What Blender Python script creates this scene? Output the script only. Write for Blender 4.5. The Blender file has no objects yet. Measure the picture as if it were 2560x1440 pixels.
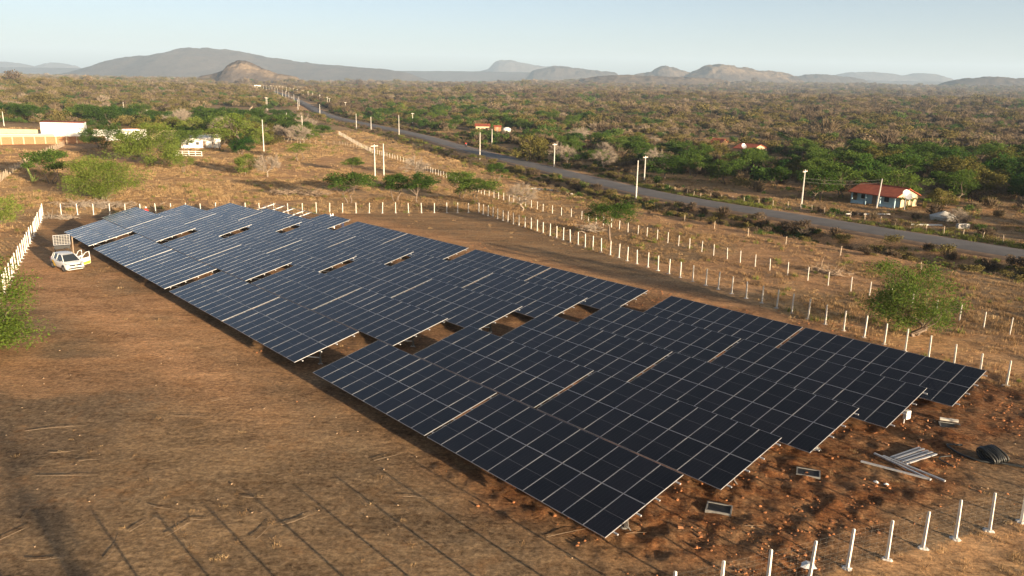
import bpy, bmesh, math, random
import numpy as np
from mathutils import Vector, Matrix, Euler
random.seed(7); RNG = np.random.default_rng(11)
SC = bpy.context.scene
COL = SC.collection
# ---- camera ---------------------------------------------------------------
CAM_H, PITCH, ROLL = 16.7943, 0.2526, 0.019
cd = bpy.data.cameras.new('camera'); cam = bpy.data.objects.new('camera', cd); COL.objects.link(cam)
cd.sensor_width = 36.0; cd.lens = 1997.8 / 2560 * 36.0; cd.clip_start = 0.5; cd.clip_end = 40000
_fw = Vector((0, math.cos(PITCH), -math.sin(PITCH))); _up = Vector((0, math.sin(PITCH), math.cos(PITCH))); _r = Vector((1, 0, 0))
_r2 = _r * math.cos(ROLL) + _up * math.sin(ROLL); _u2 = _up * math.cos(ROLL) - _r * math.sin(ROLL)
cam.matrix_world = Matrix(((_r2.x, _u2.x, -_fw.x, 0), (_r2.y, _u2.y, -_fw.y, 0), (_r2.z, _u2.z, -_fw.z, CAM_H), (0, 0, 0, 1)))
SC.camera = cam
# ---- sky, sun, exposure ---------------------------------------------------
SUN_EL = math.radians(7.6); SHADOW_AZ = math.radians(130.9)          # direction in which shadows fall (from +X)
sx, sy = -math.cos(SHADOW_AZ), -math.sin(SHADOW_AZ)                   # horizontal direction towards the sun
w = bpy.data.worlds.new('World'); SC.world = w; w.use_nodes = True
nt = w.node_tree; nt.nodes.clear()
sky = nt.nodes.new('ShaderNodeTexSky'); sky.sky_type = 'NISHITA'; sky.sun_disc = False
sky.sun_elevation = SUN_EL; sky.sun_rotation = math.atan2(sx, sy)
sky.altitude = 300; sky.air_density = 0.48; sky.dust_density = 2.1; sky.ozone_density = 0.15
bg = nt.nodes.new('ShaderNodeBackground'); bg.inputs['Strength'].default_value = 0.05
wo = nt.nodes.new('ShaderNodeOutputWorld')
nt.links.new(sky.outputs[0], bg.inputs['Color']); nt.links.new(bg.outputs[0], wo.inputs['Surface'])
sl = bpy.data.lights.new('sun', 'SUN'); sl.energy = 5.0; sl.angle = math.radians(0.6); sl.color = (1.0, 0.79, 0.54)
so = bpy.data.objects.new('sun', sl); COL.objects.link(so)
sd = Vector((-sx * math.cos(SUN_EL), -sy * math.cos(SUN_EL), -math.sin(SUN_EL)))
so.rotation_euler = sd.to_track_quat('-Z', 'Y').to_euler()
so.location = (60, -60, 60)
SC.view_settings.view_transform = 'Standard'; SC.view_settings.look = 'None'
SC.view_settings.gamma = 1.0; SC.view_settings.use_curve_mapping = False
SC.view_settings.exposure = 2.0
SC.cycles.max_bounces = 5; SC.cycles.diffuse_bounces = 2; SC.cycles.glossy_bounces = 2
SC.cycles.transparent_max_bounces = 8; SC.cycles.volume_bounces = 0
# ---- terrain maths -------------------------------------------------------
ROW_AZ = 2.2756; ROW_O = (3.5671, 25.984); TILT = 0.2388; ROW_D = 6.5316
ZS = -0.0226; ZR = -0.0266
UX, UY = math.cos(ROW_AZ), math.sin(ROW_AZ)      # along the rows, away from the camera
NX, NY = UY, -UX                                  # across the rows, to the right
def _hash(ix, iy, seed):
    h = (ix.astype(np.int64) * 374761393 + iy.astype(np.int64) * 668265263 + seed * 1442695041) & 0x7fffffff
    h = ((h ^ (h >> 13)) * 1274126177) & 0x7fffffff
    return ((h ^ (h >> 16)) & 0xffff) / 65535.0
def vnoise(x, y, seed=0):
    x = np.asarray(x, float); y = np.asarray(y, float)
    ix = np.floor(x); iy = np.floor(y); fx = x - ix; fy = y - iy
    fx = fx * fx * (3 - 2 * fx); fy = fy * fy * (3 - 2 * fy)
    a = _hash(ix, iy, seed); b = _hash(ix + 1, iy, seed); c = _hash(ix, iy + 1, seed); d = _hash(ix + 1, iy + 1, seed)
    return (a + (b - a) * fx) * (1 - fy) + (c + (d - c) * fx) * fy
def fbm(x, y, seed=0, o=4):
    t = 0; a = 0.5; s = 0
    for k in range(o):
        t = t + a * vnoise(x * 2 ** k + 17.3 * k, y * 2 ** k - 9.1 * k, seed + k); s += a; a *= 0.5
    return t / s
def sstep(a, b, x):
    t = np.clip((x - a) / (b - a), 0, 1); return t * t * (3 - 2 * t)
def sclip(x, lo, hi, k=14.0):
    f = lambda v: np.where(v > 40 * k, v, k * np.log1p(np.exp(np.clip(v / k, -60, 60))))
    return lo + f(x - lo) - f(x - hi)
def sq(x, y):
    dx = x - ROW_O[0]; dy = y - ROW_O[1]
    return dx * UX + dy * UY, dx * NX + dy * NY
ROAD_RAW = [(86, 52), (79, 65), (73.5, 75), (69.0, 83.0), (65.2, 89.9), (61.6, 96.1), (57.5, 103.5), (53.2, 111.0), (50.0, 116.8), (45.2, 125.5), (36.3, 140.5), (31.1, 150), (26.4, 160.5), (20.4, 176.7), (10.3, 204.6), (3.7, 220.9), (-3.9, 238.5), (-12.9, 260.4), (-24.0, 289.0), (-39.2, 329.2), (-58.2, 371), (-77, 410.4), (-99.0, 457.4), (-123.3, 521.8), (-161.9, 641.8), (-207.4, 778.9), (-265.2, 942.4), (-390.1, 1274.3), (-530.0, 1650), (-860, 2350), (-1400, 3500), (-1900, 4600)]
ROAD = ROAD_RAW
def road_dist(x, y):
    x = np.asarray(x, float); y = np.asarray(y, float)
    best = np.full(x.shape, 1e9); side = np.zeros(x.shape)
    for (ax, ay), (bx, by) in zip(ROAD[:-1], ROAD[1:]):
        dx, dy = bx - ax, by - ay; L2 = dx * dx + dy * dy
        t = np.clip(((x - ax) * dx + (y - ay) * dy) / L2, 0, 1)
        ex = x - ax - t * dx; ey = y - ay - t * dy
        d = np.hypot(ex, ey); m = d < best
        best = np.where(m, d, best); side = np.where(m, np.sign(dx * ey - dy * ex), side)
    return best, side
def H0(x, y):
    x = np.asarray(x, float); y = np.asarray(y, float)
    s, q = sq(x, y); r = np.hypot(x, y)
    z = ZS * sclip(s, -45, 118) + ZR * sclip(q, -35, 95)
    z = z + 11.0 * np.exp(-((x + 720) / 330) ** 2 - ((y - 1000) / 330) ** 2)
    z = z + 4.5 * np.exp(-((x - 700) / 620) ** 2 - ((y - 1050) / 330) ** 2)
    z = z + 5.0 * np.exp(-((x - 60) / 400) ** 2 - ((y - 1700) / 500) ** 2)
    z = z + 3.0 * sstep(1500, 4000, r) + 34.0 * sstep(1700, 4600, r) * sstep(-0.12, 0.16, x / np.maximum(y, 1.0))
    return z
def H(x, y, rd=None):
    x = np.asarray(x, float); y = np.asarray(y, float)
    r = np.hypot(x, y); z = H0(x, y)
    if rd is None: rd = road_dist(x, y)
    d, sd = rd
    off = sstep(6, 40, d)
    z = z + off * (sstep(130, 600, r) * 2.4 * (fbm(x / 55, y / 55, 3) - 0.5) + sstep(500, 2500, r) * 22 * (fbm(x / 420, y / 420, 9) - 0.5))
    ditch = np.exp(-((d - 10.5) / 3.4) ** 2) * (sd > 0) * (1 - sstep(330, 520, r))
    return z - 1.9 * ditch
# ---- helpers --------------------------------------------------------------
def hz(x, y): return float(H(np.array([x]), np.array([y]))[0])
def mesh(name, verts, faces, mats=(), fm=None, smooth=False):
    me = bpy.data.meshes.new(name); me.from_pydata([tuple(v) for v in verts], [], [tuple(f) for f in faces]); 
    for m in mats: me.materials.append(m)
    if fm is not None: me.polygons.foreach_set('material_index', np.array(fm, dtype=np.int32))
    if smooth: me.polygons.foreach_set('use_smooth', np.ones(len(faces), dtype=bool))
    me.update(); return me
def npmesh(name, V, F, mats=(), smooth=False):
    """fast mesh from numpy verts (n,3) and faces (m,k)"""
    V = np.asarray(V, np.float32); F = np.asarray(F, np.int32); k = F.shape[1]
    me = bpy.data.meshes.new(name); me.vertices.add(len(V)); me.vertices.foreach_set('co', V.ravel())
    me.loops.add(F.size); me.loops.foreach_set('vertex_index', F.ravel())
    me.polygons.add(len(F)); me.polygons.foreach_set('loop_start', np.arange(0, F.size, k, dtype=np.int32))
    if smooth: me.polygons.foreach_set('use_smooth', np.ones(len(F), dtype=bool))
    for m in mats: me.materials.append(m)
    me.update(calc_edges=True); return me
def obj(name, me, parent=None, loc=(0, 0, 0), rot=(0, 0, 0), scale=(1, 1, 1)):
    o = bpy.data.objects.new(name, me); COL.objects.link(o)
    o.location = loc; o.rotation_euler = rot; o.scale = scale
    if parent is not None: o.parent = parent
    return o
def tag(o, label, cat, group=None):
    o['label'] = label; o['category'] = cat
    if group: o['group'] = group
    return o
def thing(name, label, cat, loc=(0, 0, 0), rotz=0.0, group=None, scale=1.0):
    o = bpy.data.objects.new(name, None); COL.objects.link(o); o.empty_display_size = 0.3
    o.location = loc; o.rotation_euler = (0, 0, rotz); o.scale = (scale,) * 3 if not isinstance(scale, tuple) else scale
    return tag(o, label, cat, group)
def struct(o): o['kind'] = 'structure'; return o
def stuff(o, label=None, cat=None):
    o['kind'] = 'stuff'
    if label: o['label'] = label; o['category'] = cat
    return o
class MB:
    """collects simple solids into one mesh"""
    def __init__(s): s.v = []; s.f = []; s.m = []
    def add(s, V, F, mi=0):
        b = len(s.v); s.v += [tuple(v) for v in V]; s.f += [tuple(i + b for i in f) for f in F]; s.m += [mi] * len(F); return s
    def box(s, x0, x1, y0, y1, z0, z1, mi=0, M=None):
        V = [Vector((x, y, z)) for z in (z0, z1) for y in (y0, y1) for x in (x0, x1)]
        if M is not None: V = [M @ v for v in V]
        return s.add(V, [(0, 2, 3, 1), (4, 5, 7, 6), (0, 1, 5, 4), (2, 6, 7, 3), (0, 4, 6, 2), (1, 3, 7, 5)], mi)
    def bar(s, a, b, w, h=None, mi=0, w2=None, up=(0, 0, 1)):
        a = Vector(a); b = Vector(b); h = h or w; d = (b - a).normalized(); up = Vector(up)
        if abs(d.dot(up)) > 0.98: up = Vector((1, 0, 0))
        r = d.cross(up).normalized(); u = r.cross(d); k = (w2 / w) if w2 else 1
        V = [a + r * (i * w / 2) + u * (j * h / 2) for i, j in ((-1, -1), (1, -1), (1, 1), (-1, 1))] + [b + r * (i * w / 2 * k) + u * (j * h / 2 * k) for i, j in ((-1, -1), (1, -1), (1, 1), (-1, 1))]
        return s.add(V, [(3, 2, 1, 0), (4, 5, 6, 7), (0, 1, 5, 4), (1, 2, 6, 5), (2, 3, 7, 6), (3, 0, 4, 7)], mi)
    def tube(s, pts, rad, n=6, mi=0, caps=True):
        pts = [Vector(p) for p in pts]; R = rad if isinstance(rad, (list, tuple)) else [rad] * len(pts)
        b = len(s.v); prev = None
        for i, p in enumerate(pts):
            d = (pts[min(i + 1, len(pts) - 1)] - pts[max(i - 1, 0)])
            if d.length < 1e-9: d = Vector((0, 0, 1))
            d.normalize()
            if prev is None:
                a = Vector((0, 0, 1)) if abs(d.z) < 0.9 else Vector((1, 0, 0)); r = d.cross(a).normalized()
            else:
                r = prev - d * prev.dot(d); r = r.normalized() if r.length > 1e-6 else d.orthogonal().normalized()
            prev = r; u = d.cross(r)
            for k in range(n):
                t = 2 * math.pi * k / n; q = p + (r * math.cos(t) + u * math.sin(t)) * R[i]; s.v.append(tuple(q))
        for i in range(len(pts) - 1):
            for k in range(n):
                s.f.append((b + i * n + k, b + i * n + (k + 1) % n, b + (i + 1) * n + (k + 1) % n, b + (i + 1) * n + k)); s.m.append(mi)
        if caps:
            s.f.append(tuple(b + k for k in reversed(range(n)))); s.m.append(mi)
            e = b + (len(pts) - 1) * n; s.f.append(tuple(e + k for k in range(n))); s.m.append(mi)
        return s
    def lathe(s, prof, n=16, mi=0, M=None):
        b = len(s.v)
        for (r, z) in prof:
            for k in range(n):
                t = 2 * math.pi * k / n; v = Vector((r * math.cos(t), r * math.sin(t), z)); s.v.append(tuple(M @ v if M is not None else v))
        for i in range(len(prof) - 1):
            for k in range(n):
                s.f.append((b + i * n + k, b + i * n + (k + 1) % n, b + (i + 1) * n + (k + 1) % n, b + (i + 1) * n + k)); s.m.append(mi)
        return s
    def quad(s, *P, mi=0): return s.add(P, [tuple(range(len(P)))], mi)
    def me(s, name, mats, smooth=False):
        return mesh(name, s.v, s.f, mats if isinstance(mats, (list, tuple)) else [mats], s.m, smooth)
    def build(s, name, mats, parent=None, loc=(0, 0, 0), rot=(0, 0, 0), smooth=False):
        return obj(name, s.me(name, mats, smooth), parent, loc, rot)
# ---- materials ------------------------------------------------------------
class Mt:
    def __init__(s, name):
        s.m = bpy.data.materials.new(name); s.m.use_nodes = True; s.t = s.m.node_tree; s.b = s.t.nodes['Principled BSDF']; s.o = s.t.nodes['Material Output']
    def n(s, ty, **kw):
        nd = s.t.nodes.new('ShaderNode' + ty)
        for k, v in kw.items():
            if k in nd.inputs.keys() if isinstance(k, str) else False: nd.inputs[k].default_value = v
            else: setattr(nd, k, v)
        return nd
    def l(s, a, b): s.t.links.new(a, b)
    def noise(s, scale, detail=4, rough=0.55, vec=None, dist=0.0, dim='3D'):
        nd = s.n('TexNoise'); nd.noise_dimensions = dim; nd.inputs['Scale'].default_value = scale; nd.inputs['Detail'].default_value = detail; nd.inputs['Roughness'].default_value = rough; nd.inputs['Distortion'].default_value = dist
        if vec is not None: s.l(vec, nd.inputs['Vector'])
        return nd.outputs['Fac']
    def ramp(s, fac, stops, interp='LINEAR'):
        nd = s.n('ValToRGB'); cr = nd.color_ramp; cr.interpolation = interp
        while len(cr.elements) < len(stops): cr.elements.new(0.5)
        for e, (p, c) in zip(cr.elements, stops):
            e.position = p; e.color = (*c, 1) if len(c) == 3 else c
        s.l(fac, nd.inputs['Fac']); return nd.outputs['Color']
    def mix(s, fac, a, b, mode='MIX'):
        nd = s.n('Mix'); nd.data_type = 'RGBA'; nd.blend_type = mode
        for sock, v in ((nd.inputs[0], fac), (nd.inputs[6], a), (nd.inputs[7], b)):
            if hasattr(v, 'is_linked') or hasattr(v, 'links'): s.l(v, sock)
            elif isinstance(v, (int, float)): sock.default_value = v
            else: sock.default_value = (*v, 1) if len(v) == 3 else v
        return nd.outputs[2]
    def math(s, op, a, b=None, clamp=False):
        nd = s.n('Math'); nd.operation = op; nd.use_clamp = clamp
        for i, v in enumerate((a, b)):
            if v is None: continue
            if isinstance(v, (int, float)): nd.inputs[i].default_value = v
            else: s.l(v, nd.inputs[i])
        return nd.outputs[0]
    def map(s, v, a, b, c=0.0, d=1.0):
        nd = s.n('MapRange'); s.l(v, nd.inputs[0])
        for i, x in enumerate((a, b, c, d)): nd.inputs[i + 1].default_value = x
        return nd.outputs[0]
    def bump(s, h, strength=0.5, dist=0.05):
        nd = s.n('Bump'); nd.inputs['Strength'].default_value = strength; nd.inputs['Distance'].default_value = dist; s.l(h, nd.inputs['Height']); s.l(nd.outputs[0], s.b.inputs['Normal']); return nd
    def set(s, col=None, rough=0.8, metal=0.0, spec=0.3):
        if col is not None:
            if hasattr(col, 'links'): s.l(col, s.b.inputs['Base Color'])
            else: s.b.inputs['Base Color'].default_value = (*col, 1)
        s.b.inputs['Roughness'].default_value = rough; s.b.inputs['Metallic'].default_value = metal; s.b.inputs['Specular IOR Level'].default_value = spec
        return s
def simple(name, col, rough=0.8, metal=0.0, spec=0.3, var=0.0, scale=3.0, bump=0.0, coord='Object'):
    m = Mt(name)
    if var or bump:
        tc = m.n('TexCoord').outputs[coord]; nz = m.noise(scale, 5, 0.6, tc)
        a = tuple(max(0, c * (1 - var)) for c in col); b = tuple(min(1, c * (1 + var)) for c in col)
        c = m.ramp(nz, [(0.3, a), (0.7, b)]) if var else col
        m.set(c, rough, metal, spec)
        if bump: m.bump(nz, bump, 0.03)
    else: m.set(col, rough, metal, spec)
    return m.m
M = {}
_ON = 'first second third fourth fifth sixth seventh eighth ninth tenth eleventh twelfth thirteenth fourteenth fifteenth sixteenth seventeenth eighteenth nineteenth'.split()
_TN = {2: 'twent', 3: 'thirt', 4: 'fort', 5: 'fift', 6: 'sixt'}
def ordinal(n):      # 1 -> first
    if n < 20: return _ON[n - 1]
    t, u = divmod(n, 10); return _TN[t] + ('ieth' if u == 0 else 'y-' + _ON[u - 1])
# ---- ground ---------------------------------------------------------------
def ground_material():
    m = Mt('dry_ground'); tc = m.n('TexCoord').outputs['Object']
    at = m.n('Attribute'); at.attribute_name = 'zone'
    sep = m.n('SeparateColor'); m.l(at.outputs['Color'], sep.inputs[0]); dug, grass, bare = sep.outputs[0], sep.outputs[1], sep.outputs[2]; far = at.outputs['Alpha']
    n_big = m.noise(0.11, 5, 0.6, tc); n_mid = m.noise(0.7, 6, 0.65, tc, 0.6); n_fine = m.noise(4.0, 8, 0.78, tc); n_grit = m.noise(4.6, 7, 0.82, tc)
    mp = m.n('Mapping'); mp.inputs['Rotation'].default_value = (0, 0, math.radians(20)); mp.inputs['Scale'].default_value = (0.5, 1.6, 1); m.l(tc, mp.inputs[0])
    n_str = m.noise(2.2, 6, 0.7, mp.outputs[0], 0.8)
    soil = m.ramp(n_mid, [(0.25, (0.27, 0.14, 0.06)), (0.5, (0.41, 0.22, 0.098)), (0.75, (0.51, 0.29, 0.14))])
    litter = m.ramp(n_fine, [(0.28, (0.09, 0.06, 0.035)), (0.48, (0.185, 0.125, 0.074)), (0.72, (0.33, 0.235, 0.142))])
    lt = m.n('Attribute'); lt.attribute_name = 'litter'
    lm = m.map(m.math('ADD', n_mid, m.math('MULTIPLY', n_str, 0.7)), 0.62, 1.0)
    base = m.mix(m.math('MULTIPLY', m.math('ADD', lm, m.math('MULTIPLY', lt.outputs['Fac'], 0.7), True), m.math('SUBTRACT', 1.0, bare, True), True), soil, litter)
    dry = m.ramp(m.math('ADD', m.math('MULTIPLY', n_mid, 0.55), m.math('MULTIPLY', n_str, 0.45)), [(0.3, (0.30, 0.175, 0.078)), (0.5, (0.50, 0.31, 0.145)), (0.7, (0.60, 0.40, 0.205))])
    base = m.mix(m.math('MULTIPLY', grass, m.map(n_big, 0.3, 0.6, 0.45, 1.0)), base, dry)
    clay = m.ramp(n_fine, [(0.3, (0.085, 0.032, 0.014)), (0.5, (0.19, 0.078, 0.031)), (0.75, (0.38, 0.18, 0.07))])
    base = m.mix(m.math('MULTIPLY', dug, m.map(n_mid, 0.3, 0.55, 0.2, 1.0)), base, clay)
    path = m.ramp(n_mid, [(0.3, (0.43, 0.225, 0.105)), (0.7, (0.54, 0.31, 0.16))])
    base = m.mix(m.math('MULTIPLY', bare, 0.8), base, path)
    fl = m.noise(0.03, 6, 0.65, tc); scr = m.ramp(fl, [(0.3, (0.14, 0.095, 0.052)), (0.5, (0.25, 0.17, 0.09)), (0.7, (0.36, 0.25, 0.135))])
    base = m.mix(far, base, scr)
    pt = m.math('ADD', m.math('MULTIPLY', m.noise(0.22, 6, 0.7, mp.outputs[0], 0.5), 0.25), m.math('ADD', m.math('MULTIPLY', n_grit, 0.55), m.math('MULTIPLY', n_str, 0.2)))
    base = m.mix(1.0, base, m.ramp(pt, [(0.40, (0.32, 0.30, 0.29)), (0.5, (0.95, 0.95, 0.95)), (0.59, (1.65, 1.60, 1.50))]), 'MULTIPLY')
    m.set(base, 0.95, 0, 0.08)
    h = m.math('ADD', m.math('MULTIPLY', n_fine, 0.6), m.math('ADD', m.math('MULTIPLY', n_grit, 1.3), m.math('MULTIPLY', n_mid, 1.2)))
    h = m.math('MULTIPLY', h, m.math('ADD', 1.0, m.math('MULTIPLY', dug, 1.6)))
    m.bump(h, 0.5, 0.07)
    return m.m
M['ground'] = ground_material()
FENCE_IN = [(-65.4, 109.9), (-42.4, 64.1), (-22.0, 11.0), (31.2, 33.7), (34.8, 36.5), (-5.5, 125.0)]
def in_poly(x, y, P):
    c = np.zeros(np.shape(x), bool)
    for i in range(len(P)):
        (x1, y1), (x2, y2) = P[i - 1], P[i]
        c ^= ((y1 > y) != (y2 > y)) & (x < (x2 - x1) * (y - y1) / (y2 - y1 + 1e-12) + x1)
    return c
def build_ground():
    r1 = 3.0 * np.exp(np.arange(0, math.log(150 / 3.0), 0.0085)); r2 = 150 * np.exp(np.arange(0.012, math.log(16000 / 150.0), 0.02))
    r = np.concatenate([[0.0], r1, r2])
    fa = np.radians(np.arange(46, 134.01, 0.24)); ba = np.radians(np.arange(137, 404, 3.2))
    a = np.concatenate([fa, ba]); na = len(a); nr = len(r)
    R, A = np.meshgrid(r, a, indexing='ij'); X = R * np.cos(A); Y = R * np.sin(A)
    rd = road_dist(X, Y); Z = H(X, Y, rd)
    s, q = sq(X, Y); near = (R < 170)
    ins = in_poly(X, Y, FENCE_IN)
    Z = Z + np.where(near, 0.05 * (fbm(X / 2.6, Y / 2.6, 21) - 0.5) + 0.03 * (fbm(X / 0.7, Y / 0.7, 22, 3) - 0.5), 0) * sstep(3.2, 5, rd[0])
    n1 = fbm(X / 5, Y / 5, 31); n2 = fbm(X / 14, Y / 14, 37)
    # disturbed red soil: between the rows and round the near end of the array
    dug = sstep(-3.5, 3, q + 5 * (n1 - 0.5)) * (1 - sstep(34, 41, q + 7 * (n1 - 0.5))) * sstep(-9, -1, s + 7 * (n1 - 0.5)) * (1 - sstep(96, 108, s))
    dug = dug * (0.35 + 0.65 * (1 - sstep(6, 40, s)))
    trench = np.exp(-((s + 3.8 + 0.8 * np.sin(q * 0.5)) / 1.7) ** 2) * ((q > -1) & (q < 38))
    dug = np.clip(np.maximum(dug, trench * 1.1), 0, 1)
    Z = Z + np.where(near, dug * (0.22 * (fbm(X / 0.7, Y / 0.7, 41) - 0.5) + 0.12 * (fbm(X / 0.4, Y / 0.4, 43, 2) - 0.5)), 0) + trench * 0.16 * (n1 - 0.25)
    grass = np.where(ins, 0.25 * sstep(0.45, 0.6, n2), 1.0) * sstep(3.2, 6, rd[0])
    grass = np.where((q > 33) & ins, 0.55 * n2, grass)
    rt = sstep(40, 52, q) * (1 - sstep(60, 110, s)) * (~ins); grass = grass * (1 - 0.55 * rt)
    bare = np.exp(-((q + 5.0 + 0.035 * (s - 40)) / 2.4) ** 2) * sstep(12, 34, s) * ins + 0.75 * np.exp(-((q - 37.5) / 2.0) ** 2) * ins * (s > -5)
    bare = np.maximum(bare, 0.8 * np.exp(-((rd[0] - 4.2) / 1.0) ** 2) * (R < 900))
    bare = np.maximum(bare, 0.85 * sstep(0.5, 0.62, fbm(X / 9 + 4, Y / 9, 51)) * ins * (q < 0) * sstep(14, 50, s))
    litter = np.where(ins, (1 - sstep(18, 62, s + 16 * (n2 - 0.5))) * (0.55 + 0.9 * (n1 - 0.3)), 0.0)
    litter = np.maximum(litter, 0.8 * rt * (0.4 + n1))  # also darkens the ground of the outer field on the right
    rut = sum(np.exp(-((q + 4.6 + 0.03 * (s - 40) + 0.5 * np.sin(s * 0.09) - o_) / 0.17) ** 2) for o_ in (-0.75, 0.75)) * sstep(20, 34, s) * (1 - sstep(84, 96, s)) * (q < -1) * sstep(0.34, 0.5, fbm(X / 6, Y / 6, 33))
    bare = np.maximum(bare, 0.9 * rut); Z = Z - 0.045 * rut
    # the bare field and tracks outside the compound
    bare = np.maximum(bare, 0.8 * np.exp(-((Y - 233 + 0.25 * (X + 130)) / 18) ** 2) * ((X < -118) & (X > -230)))
    bare = np.maximum(bare, 0.7 * sstep(0.55, 0.64, fbm(X / 16 + 9, Y / 16, 57)) * (R < 330) * (~ins) * (rd[0] > 6))
    far = sstep(240, 420, R + 90 * (n2 - 0.5)) * sstep(8, 22, rd[0])
    k = nr * na; V = np.stack([X, Y, Z], -1).reshape(-1, 3)
    i = np.arange(nr - 1)[:, None] * na; j = np.arange(na)[None, :]; j2 = (j + 1) % na
    F = np.stack([i + j, i + na + j, i + na + j2, i + j2], -1).reshape(-1, 4)
    me = npmesh('ground', V, F, [M['ground']], True)
    la = me.attributes.new('litter', 'FLOAT', 'POINT'); la.data.foreach_set('value', np.clip(litter, 0, 1).astype(np.float32).ravel())
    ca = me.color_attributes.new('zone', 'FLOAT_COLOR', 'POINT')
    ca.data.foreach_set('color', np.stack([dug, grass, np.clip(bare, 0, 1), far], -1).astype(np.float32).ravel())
    return struct(obj('ground', me))
build_ground()
# ---- road -----------------------------------------------------------------
def catmull(P, step):
    P = [np.array(p, float) for p in P]; out = []
    for i in range(len(P) - 1):
        p0, p1, p2, p3 = P[max(i - 1, 0)], P[i], P[i + 1], P[min(i + 2, len(P) - 1)]
        n = max(2, int(np.linalg.norm(p2 - p1) / step))
        for t in np.arange(n) / n:
            out.append(0.5 * ((2 * p1) + (p2 - p0) * t + (2 * p0 - 5 * p1 + 4 * p2 - p3) * t * t + (3 * p1 - p0 - 3 * p2 + p3) * t ** 3))
    out.append(P[-1]); return np.array(out)
def build_road():
    m = Mt('old_asphalt'); tc = m.n('TexCoord').outputs['Object']; a = m.noise(0.35, 5, 0.6, tc, 0.4); b = m.noise(9, 5, 0.7, tc)
    m.set(m.ramp(m.math('ADD', m.math('MULTIPLY', a, 0.6), m.math('MULTIPLY', b, 0.4)), [(0.3, (0.11, 0.10, 0.092)), (0.6, (0.18, 0.163, 0.15)), (0.8, (0.225, 0.205, 0.19))]), 0.85, 0, 0.25); m.bump(b, 0.25, 0.01)
    m2 = simple('road_shoulder', (0.27, 0.17, 0.10), 0.95, var=0.35, scale=0.8, bump=0.3)
    C = catmull(ROAD, 6.0); T = np.gradient(C, axis=0); T /= np.linalg.norm(T, axis=1)[:, None]; Nn = np.stack([T[:, 1], -T[:, 0]], -1)
    zc = H0(C[:, 0], C[:, 1]); r = np.hypot(C[:, 0], C[:, 1])
    offs = [-5.6, -4.6, -3.45, -3.2, -1.6, 0, 1.6, 3.2, 3.45, 4.6, 5.6]; dz = [-0.75, 0.02, 0.10, 0.16, 0.2, 0.22, 0.2, 0.16, 0.10, 0.02, -0.75]
    V = []; 
    for o_, d_ in zip(offs, dz):
        j = 0.25 * (fbm(C[:, 0] / 3 + o_, C[:, 1] / 3, 5) - 0.5) if abs(o_) > 3.3 else 0
        P = C + Nn * (o_ + j)[:, None] if not np.isscalar(j) else C + Nn * o_
        V.append(np.stack([P[:, 0], P[:, 1], zc + d_ + (r / 1500.0) * (0.5 if abs(o_) < 3.3 else 0.3) * (r > 300)], -1))
    V = np.array(V); n = len(C); k = len(offs)
    F = []; fm = []
    for a_ in range(k - 1):
        for i in range(n - 1):
            F.append((a_ * n + i, a_ * n + i + 1, (a_ + 1) * n + i + 1, (a_ + 1) * n + i)); fm.append(0 if 3 <= a_ <= 6 else 1)
    me = mesh('road', V.reshape(-1, 3), F, [m.m, m2], fm, True)
    struct(obj('road', me))
build_road()
# ---- distant hills ----------------------------------------------------------
def hill_material():
    m = Mt('scrub_covered_hill'); tc = m.n('TexCoord').outputs['Object']
    a = m.noise(0.012, 7, 0.68, tc, 0.3); b = m.noise(0.06, 5, 0.7, tc)
    geo = m.n('NewGeometry'); sp = m.n('SeparateXYZ'); m.l(geo.outputs['Normal'], sp.inputs[0])
    c = m.ramp(m.math('ADD', m.math('MULTIPLY', a, 0.6), m.math('MULTIPLY', b, 0.4)), [(0.32, (0.05, 0.042, 0.038)), (0.5, (0.08, 0.066, 0.058)), (0.68, (0.115, 0.095, 0.08))])
    rock = m.ramp(b, [(0.3, (0.12, 0.09, 0.065)), (0.7, (0.25, 0.19, 0.13))])
    at = m.n('Attribute'); at.attribute_name = 'rock'
    rk = m.math('MULTIPLY', at.outputs['Fac'], m.map(a, 0.38, 0.56))
    m.set(m.mix(rk, c, rock), 0.95, 0, 0.05); m.bump(m.math('ADD', a, b), 0.8, 6.0)
    return m.m
M['hill'] = hill_material()
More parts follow.
